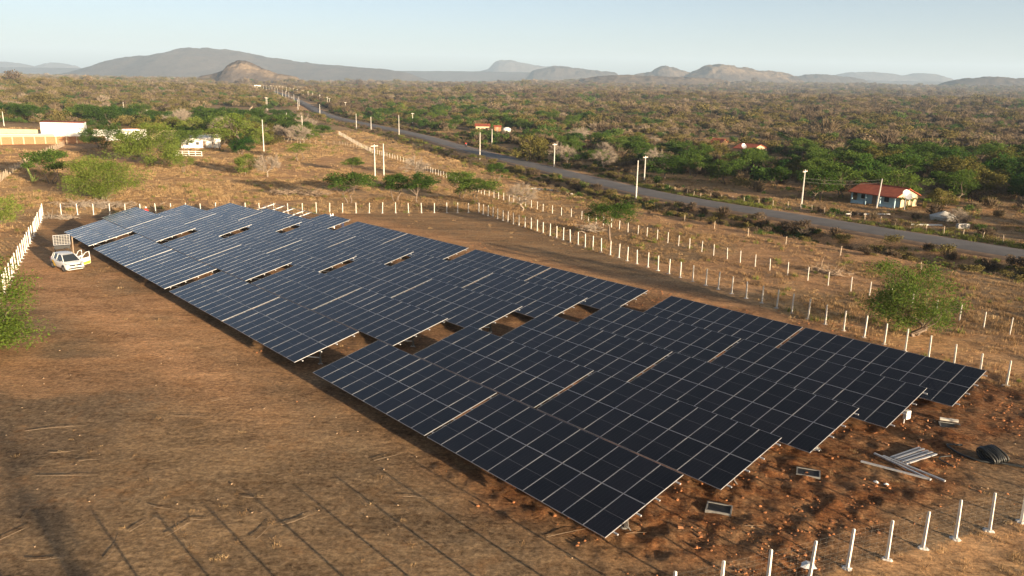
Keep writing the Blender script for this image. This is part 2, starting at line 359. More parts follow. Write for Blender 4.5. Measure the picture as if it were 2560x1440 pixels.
def hill(prof, depth, label, base=-14, seed=0, rocky=0.0, rough=0.1, taper=True):
    """prof: crest line as world points (x, y, z); depth: how far the flanks reach to either side"""
    P = np.array(prof, float); d = np.concatenate([[0], np.cumsum(np.hypot(*np.diff(P[:, :2], axis=0).T))]); L = d[-1]
    n = 150; t = np.linspace(0, L, n); C = np.stack([np.interp(t, d, P[:, k]) for k in range(3)], -1)
    for k in range(3):   # soften the corners of the crest
        ker = np.ones(5) / 5; C[2:-2, k] = np.convolve(C[:, k], ker, 'valid')
    e_ = sstep(0, 0.12, t / L) * sstep(0, 0.12, 1 - t / L); C[:, 2] = base + (C[:, 2] - base) * (0.02 + 0.98 * e_) if False else C[:, 2]; dw = (0.25 + 0.75 * np.sqrt(np.clip((C[:, 2] - base) / (C[:, 2] - base).max(), 0, 1)))[:, None]
    T = np.gradient(C[:, :2], axis=0); T /= np.linalg.norm(T, axis=1)[:, None]; Nn = np.stack([T[:, 1], -T[:, 0]], -1)
    vv = np.linspace(-1, 1, 45); X = C[:, None, 0] + Nn[:, None, 0] * vv[None] * depth * dw; Y = C[:, None, 1] + Nn[:, None, 1] * vv[None] * depth * dw
    hgt = (C[:, 2] - base)[:, None]; sh = np.cos(np.clip(np.abs(vv), 0, 1) * math.pi / 2) ** 1.35
    nz = fbm(X / (depth * 0.3), Y / (depth * 0.3), seed + 70, 6) - 0.5; nr = np.abs(fbm(X / (depth * 0.16), Y / (depth * 0.16), seed + 90, 5) - 0.5)
    Z = base + hgt * (sh[None] * (1 - 0.3 * nr) + rough * nz * (1 - np.abs(vv))[None] ** 0.5 * sstep(0.0, 0.25, np.abs(vv))[None])
    rock = np.clip(rocky * sstep(0.45, 0.8, sh)[None] * (0.6 + 0.8 * (nz + 0.5)) + 0 * Z, 0, 1)
    V = np.stack([X, Y, Z], -1).reshape(-1, 3); m = len(vv); i = np.arange(n - 1)[:, None] * m; j = np.arange(m - 1)[None]
    F = np.stack([i + j, i + m + j, i + m + j + 1, i + j + 1], -1).reshape(-1, 4)
    if Nn[0, 1] > 0: F = F[:, ::-1]
    me = npmesh('hill', V, F, [M['hill']], True); a = me.attributes.new('rock', 'FLOAT', 'POINT'); a.data.foreach_set('value', rock.astype(np.float32).ravel())
    o = struct(obj('hill', me)); o['label'] = label; return o
def crest(px, dist):
    """crest from view angles: px = [(x, y)...] in tan units right / up of level, at a plan distance"""
    P = [(a * dist, dist, CAM_H + b * dist) for a, b in px]
    (x0, _, z0), (x1, _, z1) = P[0], P[-1]; w_ = max(0.018 * dist, 0.16 * (x1 - x0))       # long low tails at both ends
    return [(x0 - w_, dist, -30), (x0 - w_ * 0.4, dist, z0 - 0.45 * (z0 + 30))] + P + [(x1 + w_ * 0.4, dist, z1 - 0.45 * (z1 + 30)), (x1 + w_, dist, -30)]
def uv(pts):   # photograph coordinates -> tangents of bearing and elevation
    out = []
    for x, y in pts:
        d = _fw + _r2 * ((x - 1280) / 1997.8) + _u2 * ((720 - y) / 1997.8); out.append((d.x / d.y, d.z / d.y))
    return out
hill(crest(uv([(225, 172), (262, 160), (300, 147), (350, 138), (385, 139), (420, 128), (460, 119), (520, 118), (575, 123), (620, 132), (680, 143), (740, 152), (800, 158), (880, 166), (960, 172), (1010, 178)]), 5600), 900, 'broad grey brown mountain behind the rocky outcrop', -30, 1, 0.1)
hill(crest(uv([(500, 190), (535, 184), (562, 174), (575, 158), (590, 151), (606, 149), (628, 156), (652, 168), (690, 183), (740, 191)]), 2300), 130, 'small pale rocky hill left of the road', -6, 2, 1.0, 0.22)
hill(crest(uv([(1195, 178), (1222, 172), (1232, 158), (1246, 150), (1275, 149), (1310, 156), (1345, 162), (1390, 167), (1420, 172)]), 9500), 900, 'distant blue headland hill with a steep left face', -40, 3, 0.1)
hill(crest(uv([(1330, 176), (1365, 168), (1390, 163), (1420, 166), (1470, 173), (1540, 180)]), 6200), 500, 'low rounded hill right of the blue headland', -30, 4)
hill(crest(uv([(1570, 188), (1630, 178), (1645, 167), (1662, 163), (1685, 168), (1720, 178), (1760, 186)]), 5200), 330, 'small pointed hill beside the long cliff hill', -30, 5, 0.5)
hill(crest(uv([(1715, 186), (1745, 172), (1765, 162), (1795, 159), (1840, 164), (1900, 172), (1960, 181), (1990, 188)]), 4600), 420, 'long hill with pale cliff bands', -30, 6, 1.0, 0.16)
hill(crest(uv([(1960, 195), (2010, 186), (2050, 184), (2095, 189), (2150, 195)]), 5600), 400, 'low dark ridge right of the cliff hill', -30, 7)
hill(crest(uv([(2080, 190), (2120, 180), (2180, 179), (2220, 183), (2260, 188), (2290, 182), (2330, 184), (2365, 194)]), 9000), 800, 'distant flat topped blue ridge on the right', -40, 8)
hill(crest(uv([(2370, 203), (2420, 194), (2480, 190), (2530, 194), (2600, 196), (2700, 190), (2800, 196)]), 3800), 330, 'dark low hill at the right edge', -25, 9)
hill(crest(uv([(-200, 160), (-60, 156), (0, 153), (35, 156), (70, 163)]), 9500), 700, 'far blue hill at the left edge', -40, 10)
hill(crest(uv([(95, 164), (120, 157), (135, 155), (155, 158), (185, 163)]), 9800), 500, 'small far blue hump on the left horizon', -40, 11)
hill(crest(uv([(1450, 197), (1500, 189), (1570, 186), (1640, 190), (1720, 192), (1800, 197)]), 3300), 260, 'low rocky rise on the plain below the hills', -14, 12, 0.7, 0.2)
hill(crest(uv([(700, 181), (900, 177), (1000, 177), (1150, 177), (1300, 180), (1500, 186), (1700, 191), (2000, 197), (2300, 203), (2700, 210)]), 7600), 900, 'flat dusty skyline plain', -40, 14, taper=False)
hill(crest(uv([(-400, 163), (-100, 166), (100, 168), (250, 171), (500, 176), (750, 181)]), 7800), 900, 'flat hazy skyline plain on the left', -40, 15, taper=False)
# ---- solar array ----------------------------------------------------------
PW, PL, PG = 1.134, 2.278, 0.020; PITCHX = PW + PG; TL = 10 * PITCHX - PG; SLOPE = 2 * PL + PG; Z0 = 0.75
def cell_material():
    m = Mt('solar_cells'); tc = m.n('TexCoord').outputs['Object']; sp = m.n('SeparateXYZ'); m.l(tc, sp.inputs[0]); X, Y = sp.outputs[0], sp.outputs[1]
    def line(v, pitch, wdt, off=0.0):
        f = m.math('FRACT', m.math('ADD', m.math('DIVIDE', v, pitch), 100.5 + off)); return m.math('LESS_THAN', m.math('ABSOLUTE', m.math('SUBTRACT', f, 0.5)), wdt / pitch / 2)
    lx = line(X, 0.186, 0.005); ly = line(Y, 0.0931, 0.003); bus = line(X, 0.0186, 0.0016)
    mid = m.math('LESS_THAN', m.math('ABSOLUTE', Y), 0.009)
    oi = m.n('ObjectInfo'); rnd = oi.outputs['Random']
    cell = m.ramp(rnd, [(0.0, (0.0045, 0.0042, 0.0055)), (0.5, (0.006, 0.0057, 0.0075)), (1.0, (0.009, 0.0085, 0.0115))])
    c = m.mix(m.math('MULTIPLY', bus, 0.25), cell, (0.05, 0.045, 0.045)); c = m.mix(m.math('MULTIPLY', ly, 0.5), c, (0.03, 0.03, 0.034)); c = m.mix(m.math('MULTIPLY', lx, 0.8), c, (0.045, 0.044, 0.048)); c = m.mix(mid, c, (0.10, 0.10, 0.105))
    dust = m.noise(1.3, 5, 0.6, m.n('NewGeometry').outputs['Position'])
    c = m.mix(m.map(dust, 0.35, 0.8, 0.0, 0.009), c, (0.42, 0.32, 0.22))
    m.set(c, 0.12, 0, 0.30); m.l(m.map(dust, 0.3, 0.8, 0.10, 0.22), m.b.inputs['Roughness'])
    return m.m
M['cell'] = cell_material()
M['alu'] = simple('anodised_aluminium', (0.44, 0.44, 0.45), 0.42, 0.5, 0.5)
M['galv'] = simple('galvanised_steel', (0.5, 0.5, 0.5), 0.5, 0.45, 0.5, var=0.2, scale=8)
M['darksteel'] = simple('dark_post_steel', (0.10, 0.095, 0.09), 0.6, 0.3, 0.4, var=0.2, scale=4)
M['conc'] = simple('cast_concrete', (0.46, 0.43, 0.38), 0.9, var=0.15, scale=5, bump=0.3)
lip, dep = 0.012, 0.035
glass_me = MB().box(-PW / 2 + lip, PW / 2 - lip, -PL / 2 + lip, PL / 2 - lip, -0.006, -0.002).me('solar_panel', [M['cell']])
fb = MB(); fb.box(-PW / 2, PW / 2, -PL / 2, -PL / 2 + lip, -dep, 0); fb.box(-PW / 2, PW / 2, PL / 2 - lip, PL / 2, -dep, 0)
fb.box(-PW / 2, -PW / 2 + lip, -PL / 2 + lip, PL / 2 - lip, -dep, 0); fb.box(PW / 2 - lip, PW / 2, -PL / 2 + lip, PL / 2 - lip, -dep, 0)
frame_me = fb.me('frame', [M['alu']])
purlin_me = MB().box(-TL - 0.06, 0.22, -0.03, 0.03, -0.095, -0.04).me('purlin', [M['galv']])
rafter_me = MB().box(-0.03, 0.03, 0.25, SLOPE - 0.25, -0.19, -0.097).me('rafter', [M['galv']])
ROWQ = [0, 0.271, 0.2736, -0.1788, -0.3408]; ROWS = [0, -0.19, -0.483, -1.212, -1.9]; ROWZ = [0, -0.112, -0.121, -0.136, -0.217]
G2 = 0.2; BLOCKG = [2.41, 1.2, 1.87]
ROWN = ['leftmost row beside open ground', 'second row from the left', 'middle row', 'fourth row from the left', 'rightmost row']
TABN = ['nearest the camera', 'second from the near end', 'third from the near end', 'fourth from the near end', 'fifth from the near end', 'third from the far end', 'second from the far end', 'at the far end']
def table_frame(row, b, t):
    s = t * (TL + G2) + b * (2 * TL + G2) + sum(BLOCKG[:b]) + ROWS[row]; q = row * ROW_D + ROWQ[row]
    z = Z0 + ZS * s + ZR * row * ROW_D + ROWZ[row]
    ex = Vector((-UX, -UY, -ZS)).normalized(); ey = Vector((NX * math.cos(TILT), NY * math.cos(TILT), math.sin(TILT))); ey = (ey - ex * ey.dot(ex)).normalized(); ez = ex.cross(ey)
    o = Vector((ROW_O[0] + UX * s + NX * q, ROW_O[1] + UY * s + NY * q, z))
    return o, ex, ey, ez, s, q
def make_table(row, b, t, skip=(), label=None):
    o, ex, ey, ez, s, q = table_frame(row, b, t)
    Mw = Matrix(((ex.x, ey.x, ez.x, o.x), (ex.y, ey.y, ez.y, o.y), (ex.z, ey.z, ez.z, o.z), (0, 0, 0, 1)))
    idx = b * 2 + t
    root = thing('solar_table', label or 'table of solar panels in the %s, %s' % (ROWN[row], TABN[idx]), 'solar array', group='solar panel tables in five rows')
    root.matrix_world = Mw
    for i in range(10):
        for j in range(2):
            if (i, j) in skip: continue
            p = obj('solar_panel', glass_me, root, (-(i + 0.5) * PITCHX + PG / 2, (j + 0.5) * PL + j * PG, 0), (random.gauss(0, 0.0022), random.gauss(0, 0.0022), 0))
            obj('frame', frame_me, p)
    for yy in (0.45, 1.75, 2.85, 4.1): obj('purlin', purlin_me, root, (0, yy, 0))
    inv = Mw.inverted()
    for xx in (-0.9, -4.1, -7.4, -10.6):
        obj('rafter', rafter_me, root, (xx, 0, 0))
        top = Mw @ Vector((xx, 2.15, -0.19)); gz = hz(top.x, top.y) - 0.1; foot = Vector((top.x, top.y, gz))
        MB().bar(inv @ foot, inv @ top, 0.10, 0.10).build('post', M['darksteel'], root)
        kn = foot.lerp(top, 0.42); lo = Mw @ Vector((xx, 0.75, -0.19))
        MB().bar(inv @ kn, inv @ lo, 0.05, 0.05).build('brace', M['galv'], root)
        if xx == -0.9:
            c = Matrix.Translation(foot + Vector((0, 0, 0.1))); MB().lathe([(0.0, 0.06), (0.13, 0.05), (0.2, 0.0), (0.22, -0.05)], 8, M=inv @ c).build('footing', M['conc'], root)
            cp = [top + ex * 0.07 + Vector((0, 0, -0.05)), top + ex * 0.08 - Vector((0, 0, 0.6)), foot + ex * 0.12 + Vector((0, 0, 0.55)), foot + ex * 0.16 + Vector((0, 0, 0.25)), foot + ex * 0.32 + Vector((0.05, 0, 0.06))]
            MB().tube([inv @ p for p in cp], 0.03, 6).build('conduit', M['darksteel'], root, smooth=True)
    return root
UNF = tuple((i, 1) for i in range(10)) + tuple((i, 0) for i in (8, 9))
for row in range(5):
    for b in range(4):
        for t in range(2):
            if row == 0 and b == 3 and t == 1: continue
            if row == 4 and b == 3 and t == 1: make_table(row, b, t, UNF, 'half-finished solar table with bare rails beside the back fence'); continue
            if row == 4 and b == 3 and t == 0: make_table(row, b, t, tuple((i, 1) for i in (6, 7, 8, 9))); continue
            make_table(row, b, t)
# ---- concrete post fences ---------------------------------------------------
M['post'] = simple('whitewashed_concrete', (0.60, 0.56, 0.49), 0.85, var=0.2, scale=2.5, bump=0.2)
M['wire'] = simple('galvanised_wire', (0.25, 0.24, 0.22), 0.6, 0.4, 0.4)
M['mortar'] = simple('spilt_mortar', (0.52, 0.49, 0.45), 0.95, var=0.3, scale=6, bump=0.5)
def post_mesh(seed, h=1.62):
    rg = random.Random(seed); mb = MB(); w0, w1 = 0.052, 0.042
    prof = [(-0.3, w0), (0.0, w0), (h * 0.5, (w0 + w1) / 2 + rg.uniform(-.002, .002)), (h - 0.03, w1), (h, w1 * 0.6)]
    bx, by = rg.uniform(-.02, .02), rg.uniform(-.02, .02)
    V = []; F = []
    for k, (z, ww) in enumerate(prof):
        t = max(0, z / h); ox, oy = bx * t * t, by * t * t
        V += [(ox - ww, oy - ww, z), (ox + ww, oy - ww, z), (ox + ww, oy + ww, z), (ox - ww, oy + ww, z)]
    for k in range(len(prof) - 1):
        for e in range(4): F.append((k * 4 + e, k * 4 + (e + 1) % 4, k * 4 + 4 + (e + 1) % 4, k * 4 + 4 + e))
    F.append(tuple(range(len(V) - 4, len(V)))); mb.add(V, F); return mb.me('post', [M['post']])
POSTS = [post_mesh(k) for k in range(6)]
def foot_mesh(seed):
    rg = random.Random(seed); n = 11; V = [(0, 0, 0.05)]; 
    for ring, (r, z) in enumerate(((0.13, 0.045), (0.24, -0.03))):
        for k in range(n):
            a = 2 * math.pi * k / n; rr = r * rg.uniform(0.7, 1.35); V.append((rr * math.cos(a), rr * math.sin(a), z))
    F = [(0, 1 + k, 1 + (k + 1) % n) for k in range(n)] + [(1 + k, 1 + n + k, 1 + n + (k + 1) % n, 1 + (k + 1) % n) for k in range(n)]
    return mesh('footing', V, F, [M['mortar']])
FEET = [foot_mesh(k) for k in range(5)]
def fence(pts, label, spacing, wires=7, vert=0.0, h=1.62, wr=0.0022, feet=True, name='post_fence', lean=0.02, skip=(), thin=1.0):
    """pts: polyline of ground points; posts at even spacing along each leg"""
    root = thing(name, label, 'fence', (pts[0][0], pts[0][1], hz(*pts[0]))); ro = Vector(root.location); rg = random.Random(len(label))
    P = []
    for (a, b) in zip(pts[:-1], pts[1:]):
        n = max(1, round(math.hypot(b[0] - a[0], b[1] - a[1]) / spacing))
        P += [(a[0] + (b[0] - a[0]) * k / n, a[1] + (b[1] - a[1]) * k / n) for k in range(n)]
    P.append(pts[-1])
    tops = []
    for i, (x, y) in enumerate(P):
        x += rg.uniform(-.06, .06); y += rg.uniform(-.06, .06); z = hz(x, y); tops.append(Vector((x, y, z)))
        if i in skip: continue
        p = obj('post', POSTS[rg.randrange(6)], root, Vector((x, y, z)) - ro, (rg.gauss(0, lean), rg.gauss(0, lean), math.atan2(UY, UX) + rg.uniform(-.08, .08)), (thin, thin, h / 1.62 * rg.uniform(0.95, 1.05)))
        if feet: obj('footing', FEET[rg.randrange(5)], p, (0, 0, 0), (0, 0, rg.uniform(0, 6)))
    if wires:
        V = []; F = []
        def strand(a, b, r):
            d = (b - a).normalized(); u = Vector((0, 0, 1)) if abs(d.z) < 0.9 else Vector((1, 0, 0)); rr = d.cross(u).normalized() * r; uu = rr.cross(d).normalized() * r
            k = len(V)
            for p in (a, b): V.extend([p + rr, p - rr * 0.5 + uu * 0.87, p - rr * 0.5 - uu * 0.87])
            F.extend([(k, k + 1, k + 4, k + 3), (k + 1, k + 2, k + 5, k + 4), (k + 2, k, k + 3, k + 5)])
        for a, b in zip(tops[:-1], tops[1:]):
            for k in range(wires):
                zz = 0.08 + (h - 0.16) * k / (wires - 1); strand(a - ro + Vector((0, 0, zz)), b - ro + Vector((0, 0, zz)), wr)
            if vert:
                n = int((b - a).length / vert)
                for k in range(1, n): 
                    c = a.lerp(b, k / n) - ro; strand(c + Vector((0, 0, 0.05)), c + Vector((0, 0, h - 0.06)), wr * 0.8)
        w_ = mesh('wire_mesh', V, F, [M['wire']]); stuff(obj('wire_mesh', w_, root))
    return root
fence([(31.4, 33.9), (-24.0, 9.6)], 'white concrete post fence with wire mesh across the near right corner', 1.9, 9, 0.3, wr=0.0011)
fence([(34.3, 38.0), (30.8, 46.6), (21.8, 67.4), (12.7, 86.3), (-5.5, 125.0)], 'long inner line of white concrete posts right of the solar rows', 1.83, 6, 0.0)
fence([(-5.5, 125.0), (-10.4, 123.9), (-29.8, 119.5), (-61.2, 111.1), (-63.3, 110.6)], 'white concrete post fence behind the far end of the solar rows', 1.98, 6, 0.0)
fence([(-65.4, 109.9), (-56.7, 92.8), (-44.9, 69.1), (-36.0, 51.5), (-28, 36)], 'closely spaced white concrete posts along the left side by the car', 1.85, 6, 0.0)
OUT = [(42.5, 49), (38.3, 58.7), (36.6, 62.7), (31.9, 73.1), (27.2, 82.5), (21.4, 95.1), (14.8, 110.0), (10.3, 119.6), (4.8, 128.3), (-5.6, 150.8), (-12, 172.7), (-19.4, 191.5), (-29.3, 217.8), (-43.3, 246.2), (-70.8, 326)]
fence(OUT, 'outer line of short white posts between the field and the road', 2.35, 4, 0.0, 1.35, feet=False, thin=0.78)
# ---- trees --------------------------------------------------------------------
def leaf_material(name, c1, c2, c3, trans=0.35, tint=0.0):
    m = Mt(name); tc = m.n('TexCoord').outputs['Object']; oi = m.n('ObjectInfo')
    n = m.noise(0.9, 3, 0.6, tc); n2 = m.n('Attribute'); n2.attribute_name = 'leafv'
    f = m.math('ADD', m.math('MULTIPLY', n, 0.45), m.math('ADD', m.math('MULTIPLY', n2.outputs['Fac'], 0.35), m.math('MULTIPLY', oi.outputs['Random'], 0.3)))
    c = m.ramp(f, [(0.3, c1), (0.55, c2), (0.8, c3)])
    d = m.n('BsdfDiffuse'); t = m.n('BsdfTranslucent'); mx = m.n('MixShader'); mx.inputs[0].default_value = trans
    m.l(c, d.inputs[0]); m.l(m.mix(tint, c, (0.26, 0.28, 0.04), 'MIX'), t.inputs[0]); m.l(d.outputs[0], mx.inputs[1]); m.l(t.outputs[0], mx.inputs[2]); m.l(mx.outputs[0], m.o.inputs['Surface'])
    return m.m
M['leaf_g'] = leaf_material('mesquite_leaves', (0.028, 0.06, 0.013), (0.066, 0.118, 0.024), (0.135, 0.185, 0.04), 0.35, 0.25)
M['leaf_l'] = leaf_material('light_leaves', (0.07, 0.115, 0.02), (0.14, 0.19, 0.036), (0.22, 0.25, 0.06), 0.35, 0.4)
M['leaf_d'] = leaf_material('dark_leaves', (0.018, 0.055, 0.012), (0.038, 0.095, 0.02), (0.075, 0.14, 0.03), 0.35, 0.4)
M['leaf_o'] = leaf_material('olive_leaves', (0.07, 0.065, 0.018), (0.125, 0.115, 0.032), (0.19, 0.165, 0.05))
M['bark'] = simple('grey_brown_bark', (0.16, 0.12, 0.09), 0.9, var=0.3, scale=4)
M['deadwood'] = simple('bleached_twigs', (0.27, 0.22, 0.17), 0.9, var=0.2, scale=3)
def tree_meshes(seed, h, wd, kind, nleaf, ls, leaf, trunk_h=0.32, nclu=34, bark='bark', flat=0.3, spray=2.2):
    rg = np.random.default_rng(seed); R = wd / 2
    th = h * trunk_h; stems = rg.integers(1, 4) if kind != 'bare' else 1
    cz = {'umbrella': 0.71, 'round': 0.60, 'low': 0.5, 'bare': 0.60}[kind] * h; rz = {'umbrella': 0.29, 'round': 0.39, 'low': 0.47, 'bare': 0.40}[kind] * h
    cl = []
    while len(cl) < nclu:
        d = rg.normal(size=3); d /= np.linalg.norm(d); rr = rg.uniform(0.15, 1.0) ** 0.45
        lob = 0.72 + 0.5 * float(vnoise(np.array([math.atan2(d[1], d[0]) * 1.4 + 50]), np.array([d[2] * 1.7 + seed]), seed)[0])
        p = np.array([d[0] * R * rr * lob, d[1] * R * rr * lob, cz + d[2] * rz * rr * (0.8 + 0.4 * rg.random())])
        if kind == 'umbrella' and p[2] < cz - 0.6 * rz and rg.random() < 0.6: continue
        if p[2] < 0.12 * h: continue
        cl.append(p)
    cl = np.array(cl)
    mb = MB(); r0 = 0.024 * h + 0.035
    hubs = []
    for k in range(stems):
        a = rg.uniform(0, 6.28); tip = np.array([math.cos(a), math.sin(a), 0]) * R * (0.12 if stems == 1 else 0.3) + np.array([0, 0, th * rg.uniform(0.85, 1.2)])
        base = np.array([math.cos(a), math.sin(a), 0]) * (0 if stems == 1 else 0.12 * R); mid = base * 0.6 + tip * 0.4 + rg.normal(size=3) * 0.05 * h * np.array([1, 1, 0.3])
        rs = r0 if stems == 1 else r0 * 0.7
        mb.tube([base - np.array([0, 0, 0.15]), mid, tip], [rs * 1.15, rs * 0.85, rs * 0.7], 6); hubs.append((tip, rs * 0.62))
    nl = 5 if kind != 'bare' else 7; lh = []
    for k in range(nl):
        hb, hr = hubs[k % len(hubs)]; c = cl[rg.integers(0, len(cl))]; e = hb + (c - hb) * rg.uniform(0.45, 0.65); e[2] += 0.05 * h
        m = (hb + e) / 2 + rg.normal(size=3) * 0.03 * h; mb.tube([hb, m, e], [hr * 0.8, hr * 0.6, hr * 0.45], 5, caps=False); lh.append((e, hr * 0.42))
    tw = []
    for c in cl:
        e, er = min(lh + hubs, key=lambda q: np.linalg.norm(q[0] - c)); m = (e + c) / 2 + rg.normal(size=3) * 0.035 * h + np.array([0, 0, 0.02 * h])
        mb.tube([e, m, c], [er * 0.7, er * 0.45, er * 0.15], 4, caps=False); tw.append((m, c))
    V = []; 
    cr = 0.62 * (R * R * rz / nclu) ** (1 / 3) * 1.75
    if kind == 'bare':
        n = nleaf; ci = rg.integers(0, nclu, n); st = np.array([tw[i][0] * (1 - u) + tw[i][1] * u for i, u in zip(ci, rg.random(n))])
        out = st - np.array([0, 0, th * 0.8]); out /= np.linalg.norm(out, axis=1)[:, None]; d = out + rg.normal(size=(n, 3)) * 0.55; d /= np.linalg.norm(d, axis=1)[:, None]
        L = rg.uniform(0.25, 1.0, n)[:, None] * cr * 1.4; sd = np.cross(d, rg.normal(size=(n, 3))); sd /= np.linalg.norm(sd, axis=1)[:, None]
        ww = ls * rg.uniform(0.5, 1.2, n)[:, None]; A = st - sd * ww; B = st + sd * ww; C = st + d * L
        P = np.stack([A, B, C], 1).reshape(-1, 3); Fc = np.arange(n * 3).reshape(-1, 3); lv = np.repeat(rg.random(n), 3)
    else:
        n = nleaf; ci = rg.integers(0, nclu, n); u = rg.normal(size=(n, 3)); u /= np.linalg.norm(u, axis=1)[:, None]; rad = rg.random(n)[:, None] ** 0.5
        crs = cr * rg.uniform(0.7, 1.35, nclu)[ci][:, None]
        sq_ = np.array([1.25, 1.25, 0.55 if kind == 'umbrella' else 0.75]); c = cl[ci] + u * rad * crs * sq_
        out = c - np.array([0, 0, cz - 0.4 * rz]); out /= np.linalg.norm(out, axis=1)[:, None] + 1e-9
        d = out * 0.8 + rg.normal(size=(n, 3)) * 0.6; d[:, 2] = d[:, 2] * 0.6 - 0.12; d /= np.linalg.norm(d, axis=1)[:, None]
        nn = rg.normal(size=(n, 3)) * 0.7 + np.array([0, 0, 1.0]); sd = np.cross(d, nn); sd /= np.linalg.norm(sd, axis=1)[:, None]
        L = ls * spray * rg.uniform(0.6, 1.4, n)[:, None]; ww = ls * 0.5 * rg.uniform(0.6, 1.3, n)[:, None]
        A = c - d * L * 0.5; B = c + sd * ww; Cc = c + d * L * 0.5; D = c - sd * ww
        P = np.stack([A, B, Cc, D], 1).reshape(-1, 3); Fc = np.arange(n * 4).reshape(-1, 4); lv = np.repeat(rg.random(n) * 0.7 + 0.3 * rg.random(nclu)[ci], 4)
    cm = npmesh('crown', P, Fc, [M[leaf]]); a = cm.attributes.new('leafv', 'FLOAT', 'POINT'); a.data.foreach_set('value', lv.astype(np.float32))
    tm = mb.me('trunk', [M[bark]], True)
    return tm, cm
PROTO = {}
def proto(key, *a, **k): PROTO.setdefault(key, []).append((a[1], a[2], tree_meshes(*a, **k)))
for sd in range(3): proto('umb', 100 + sd, 5.0, 7.0, 'umbrella', 5200, 0.14, 'leaf_g', trunk_h=0.30)
for sd in range(3): proto('rnd', 110 + sd, 6.0, 7.0, 'round', 6000, 0.15, 'leaf_g', trunk_h=0.2)
for sd in range(2): proto('lgt', 120 + sd, 5.0, 6.0, 'round', 4200, 0.14, 'leaf_l', trunk_h=0.2)
for sd in range(2): proto('drk', 130 + sd, 5.5, 6.5, 'low', 6000, 0.16, 'leaf_d', trunk_h=0.2)
for sd in range(2): proto('oli', 140 + sd, 4.0, 5.5, 'low', 4000, 0.14, 'leaf_o', trunk_h=0.2)
for sd in range(2): proto('thin', 150 + sd, 4.5, 5.0, 'umbrella', 2000, 0.12, 'leaf_l', trunk_h=0.28, nclu=24)
for sd in range(3): proto('bare', 160 + sd, 4.5, 6.0, 'bare', 9000, 0.0075, 'deadwood', trunk_h=0.22, nclu=60, bark='deadwood')
_tc = [0]
def tree(x, y, h, wd, key, label, group=None, name=None, cat='tree', var=None):
    _tc[0] += 1; L = PROTO[key]; ph, pw, (tm, cm) = L[(_tc[0] if var is None else var) % len(L)]
    nm = name or {'bare': 'bare_tree', 'oli': 'olive_shrub', 'drk': 'leafy_tree'}.get(key, 'mesquite_tree')
    o = thing(nm, label, cat, (x, y, hz(x, y) - 0.05), (_tc[0] * 2.399) % 6.283, group, (wd / pw, wd / pw, h / ph))
    obj('trunk', tm, o); obj('crown', cm, o); return o
def big_tree(x, y, label, *a, name='mesquite_tree', rot=0.0, **k):
    tm, cm = tree_meshes(*a, **k); o = thing(name, label, 'tree', (x, y, hz(x, y) - 0.05), rot); obj('trunk', tm, o); obj('crown', cm, o); return o
big_tree(30.2, 57.9, 'large feathery green tree between the two post lines on the right', 5, 6.0, 7.4, 'low', 16000, 0.072, 'leaf_g', trunk_h=0.14, nclu=70, spray=2.6)
big_tree(-33.6, 48.2, 'bright green tree cut off by the left edge of the picture', 9, 6.0, 7.2, 'low', 17000, 0.08, 'leaf_l', trunk_h=0.15, nclu=55)
big_tree(-66.2, 127.7, 'wide light green tree behind the back fence at the left', 3, 7.4, 11.5, 'low', 24000, 0.11, 'leaf_l', trunk_h=0.16, nclu=60)
big_tree(12.4, 100.0, 'flat topped umbrella tree beyond the inner post line', 14, 5.5, 6.6, 'umbrella', 9000, 0.085, 'leaf_g', trunk_h=0.38, nclu=34)
big_tree(-84.4, 188.8, 'tall full green tree in front of the white farmhouse', 21, 10.2, 15.0, 'low', 26000, 0.16, 'leaf_l', trunk_h=0.22, nclu=60)
big_tree(-115.8, 227.1, 'dark mushroom shaped tree beside the brick wall', 22, 6.6, 13.2, 'round', 13000, 0.15, 'leaf_g', trunk_h=0.34, nclu=46)
big_tree(4.0, 2.5, 'leafy tree standing behind the camera', 33, 5.6, 2.0, 'round', 1300, 0.07, 'leaf_g', trunk_h=0.5, nclu=12)
tree(-84.7, 146.3, 6.2, 8.2, 'umb', 'dark flat topped tree beside the tall cactus', var=0)
tree(-83.5, 240.1, 10.5, 12.5, 'thin', 'pale tall tree rising behind the farmhouse', var=0)
tree(-77.4, 228.9, 5.6, 7.2, 'drk', 'dense dark green round tree right of the farmhouse', var=0)
tree(57.2, 149.8, 6.0, 7.8, 'rnd', 'round tree close left of the red roofed house', var=1)
tree(63.5, 153.8, 6.6, 9.0, 'umb', 'flat topped tree right behind the red roof', var=2)
tree(72.5, 150.2, 6.2, 8.0, 'rnd', 'round tree behind the gable of the red roofed house', var=2)
tree(76.2, 141.8, 3.6, 5.2, 'oli', 'olive shrub right of the banana plants', cat='bush', var=1)
tree(67.3, 120.2, 2.6, 4.6, 'bare', 'dark leafless shrub beside the stacked slabs', cat='bush', var=1)
tree(-94.5, 232.5, 6.5, 8.0, 'rnd', 'round tree standing before the white farmhouse wall', var=0)
tree(-87.0, 236.5, 7.0, 7.5, 'thin', 'thin tree at the right corner of the white farmhouse', var=1)
tree(-58.0, 174.0, 4.6, 6.0, 'lgt', 'small light green tree touching the bleached bare tree', var=1)
tree(-53.1, 172.3, 5.0, 6.4, 'bare', 'bleached leafless tree beside a small light green tree', var=0)
tree(-71.6, 174.1, 3.8, 4.6, 'thin', 'thin small tree right of the tall full green tree', var=0)
tree(-57.2, 213.8, 5.0, 6.4, 'thin', 'sparse pale tree alone in the bare field', var=1)
tree(-37.5, 187.7, 3.5, 4.8, 'umb', 'little flat tree left of the pair of poles', var=1)
tree(-27.5, 133.6, 5.5, 7.8, 'umb', 'wide flat topped green tree just behind the back fence', var=2)
tree(-20.5, 138.2, 4.6, 5.8, 'umb', 'left one of two touching flat trees behind the back fence', var=0)
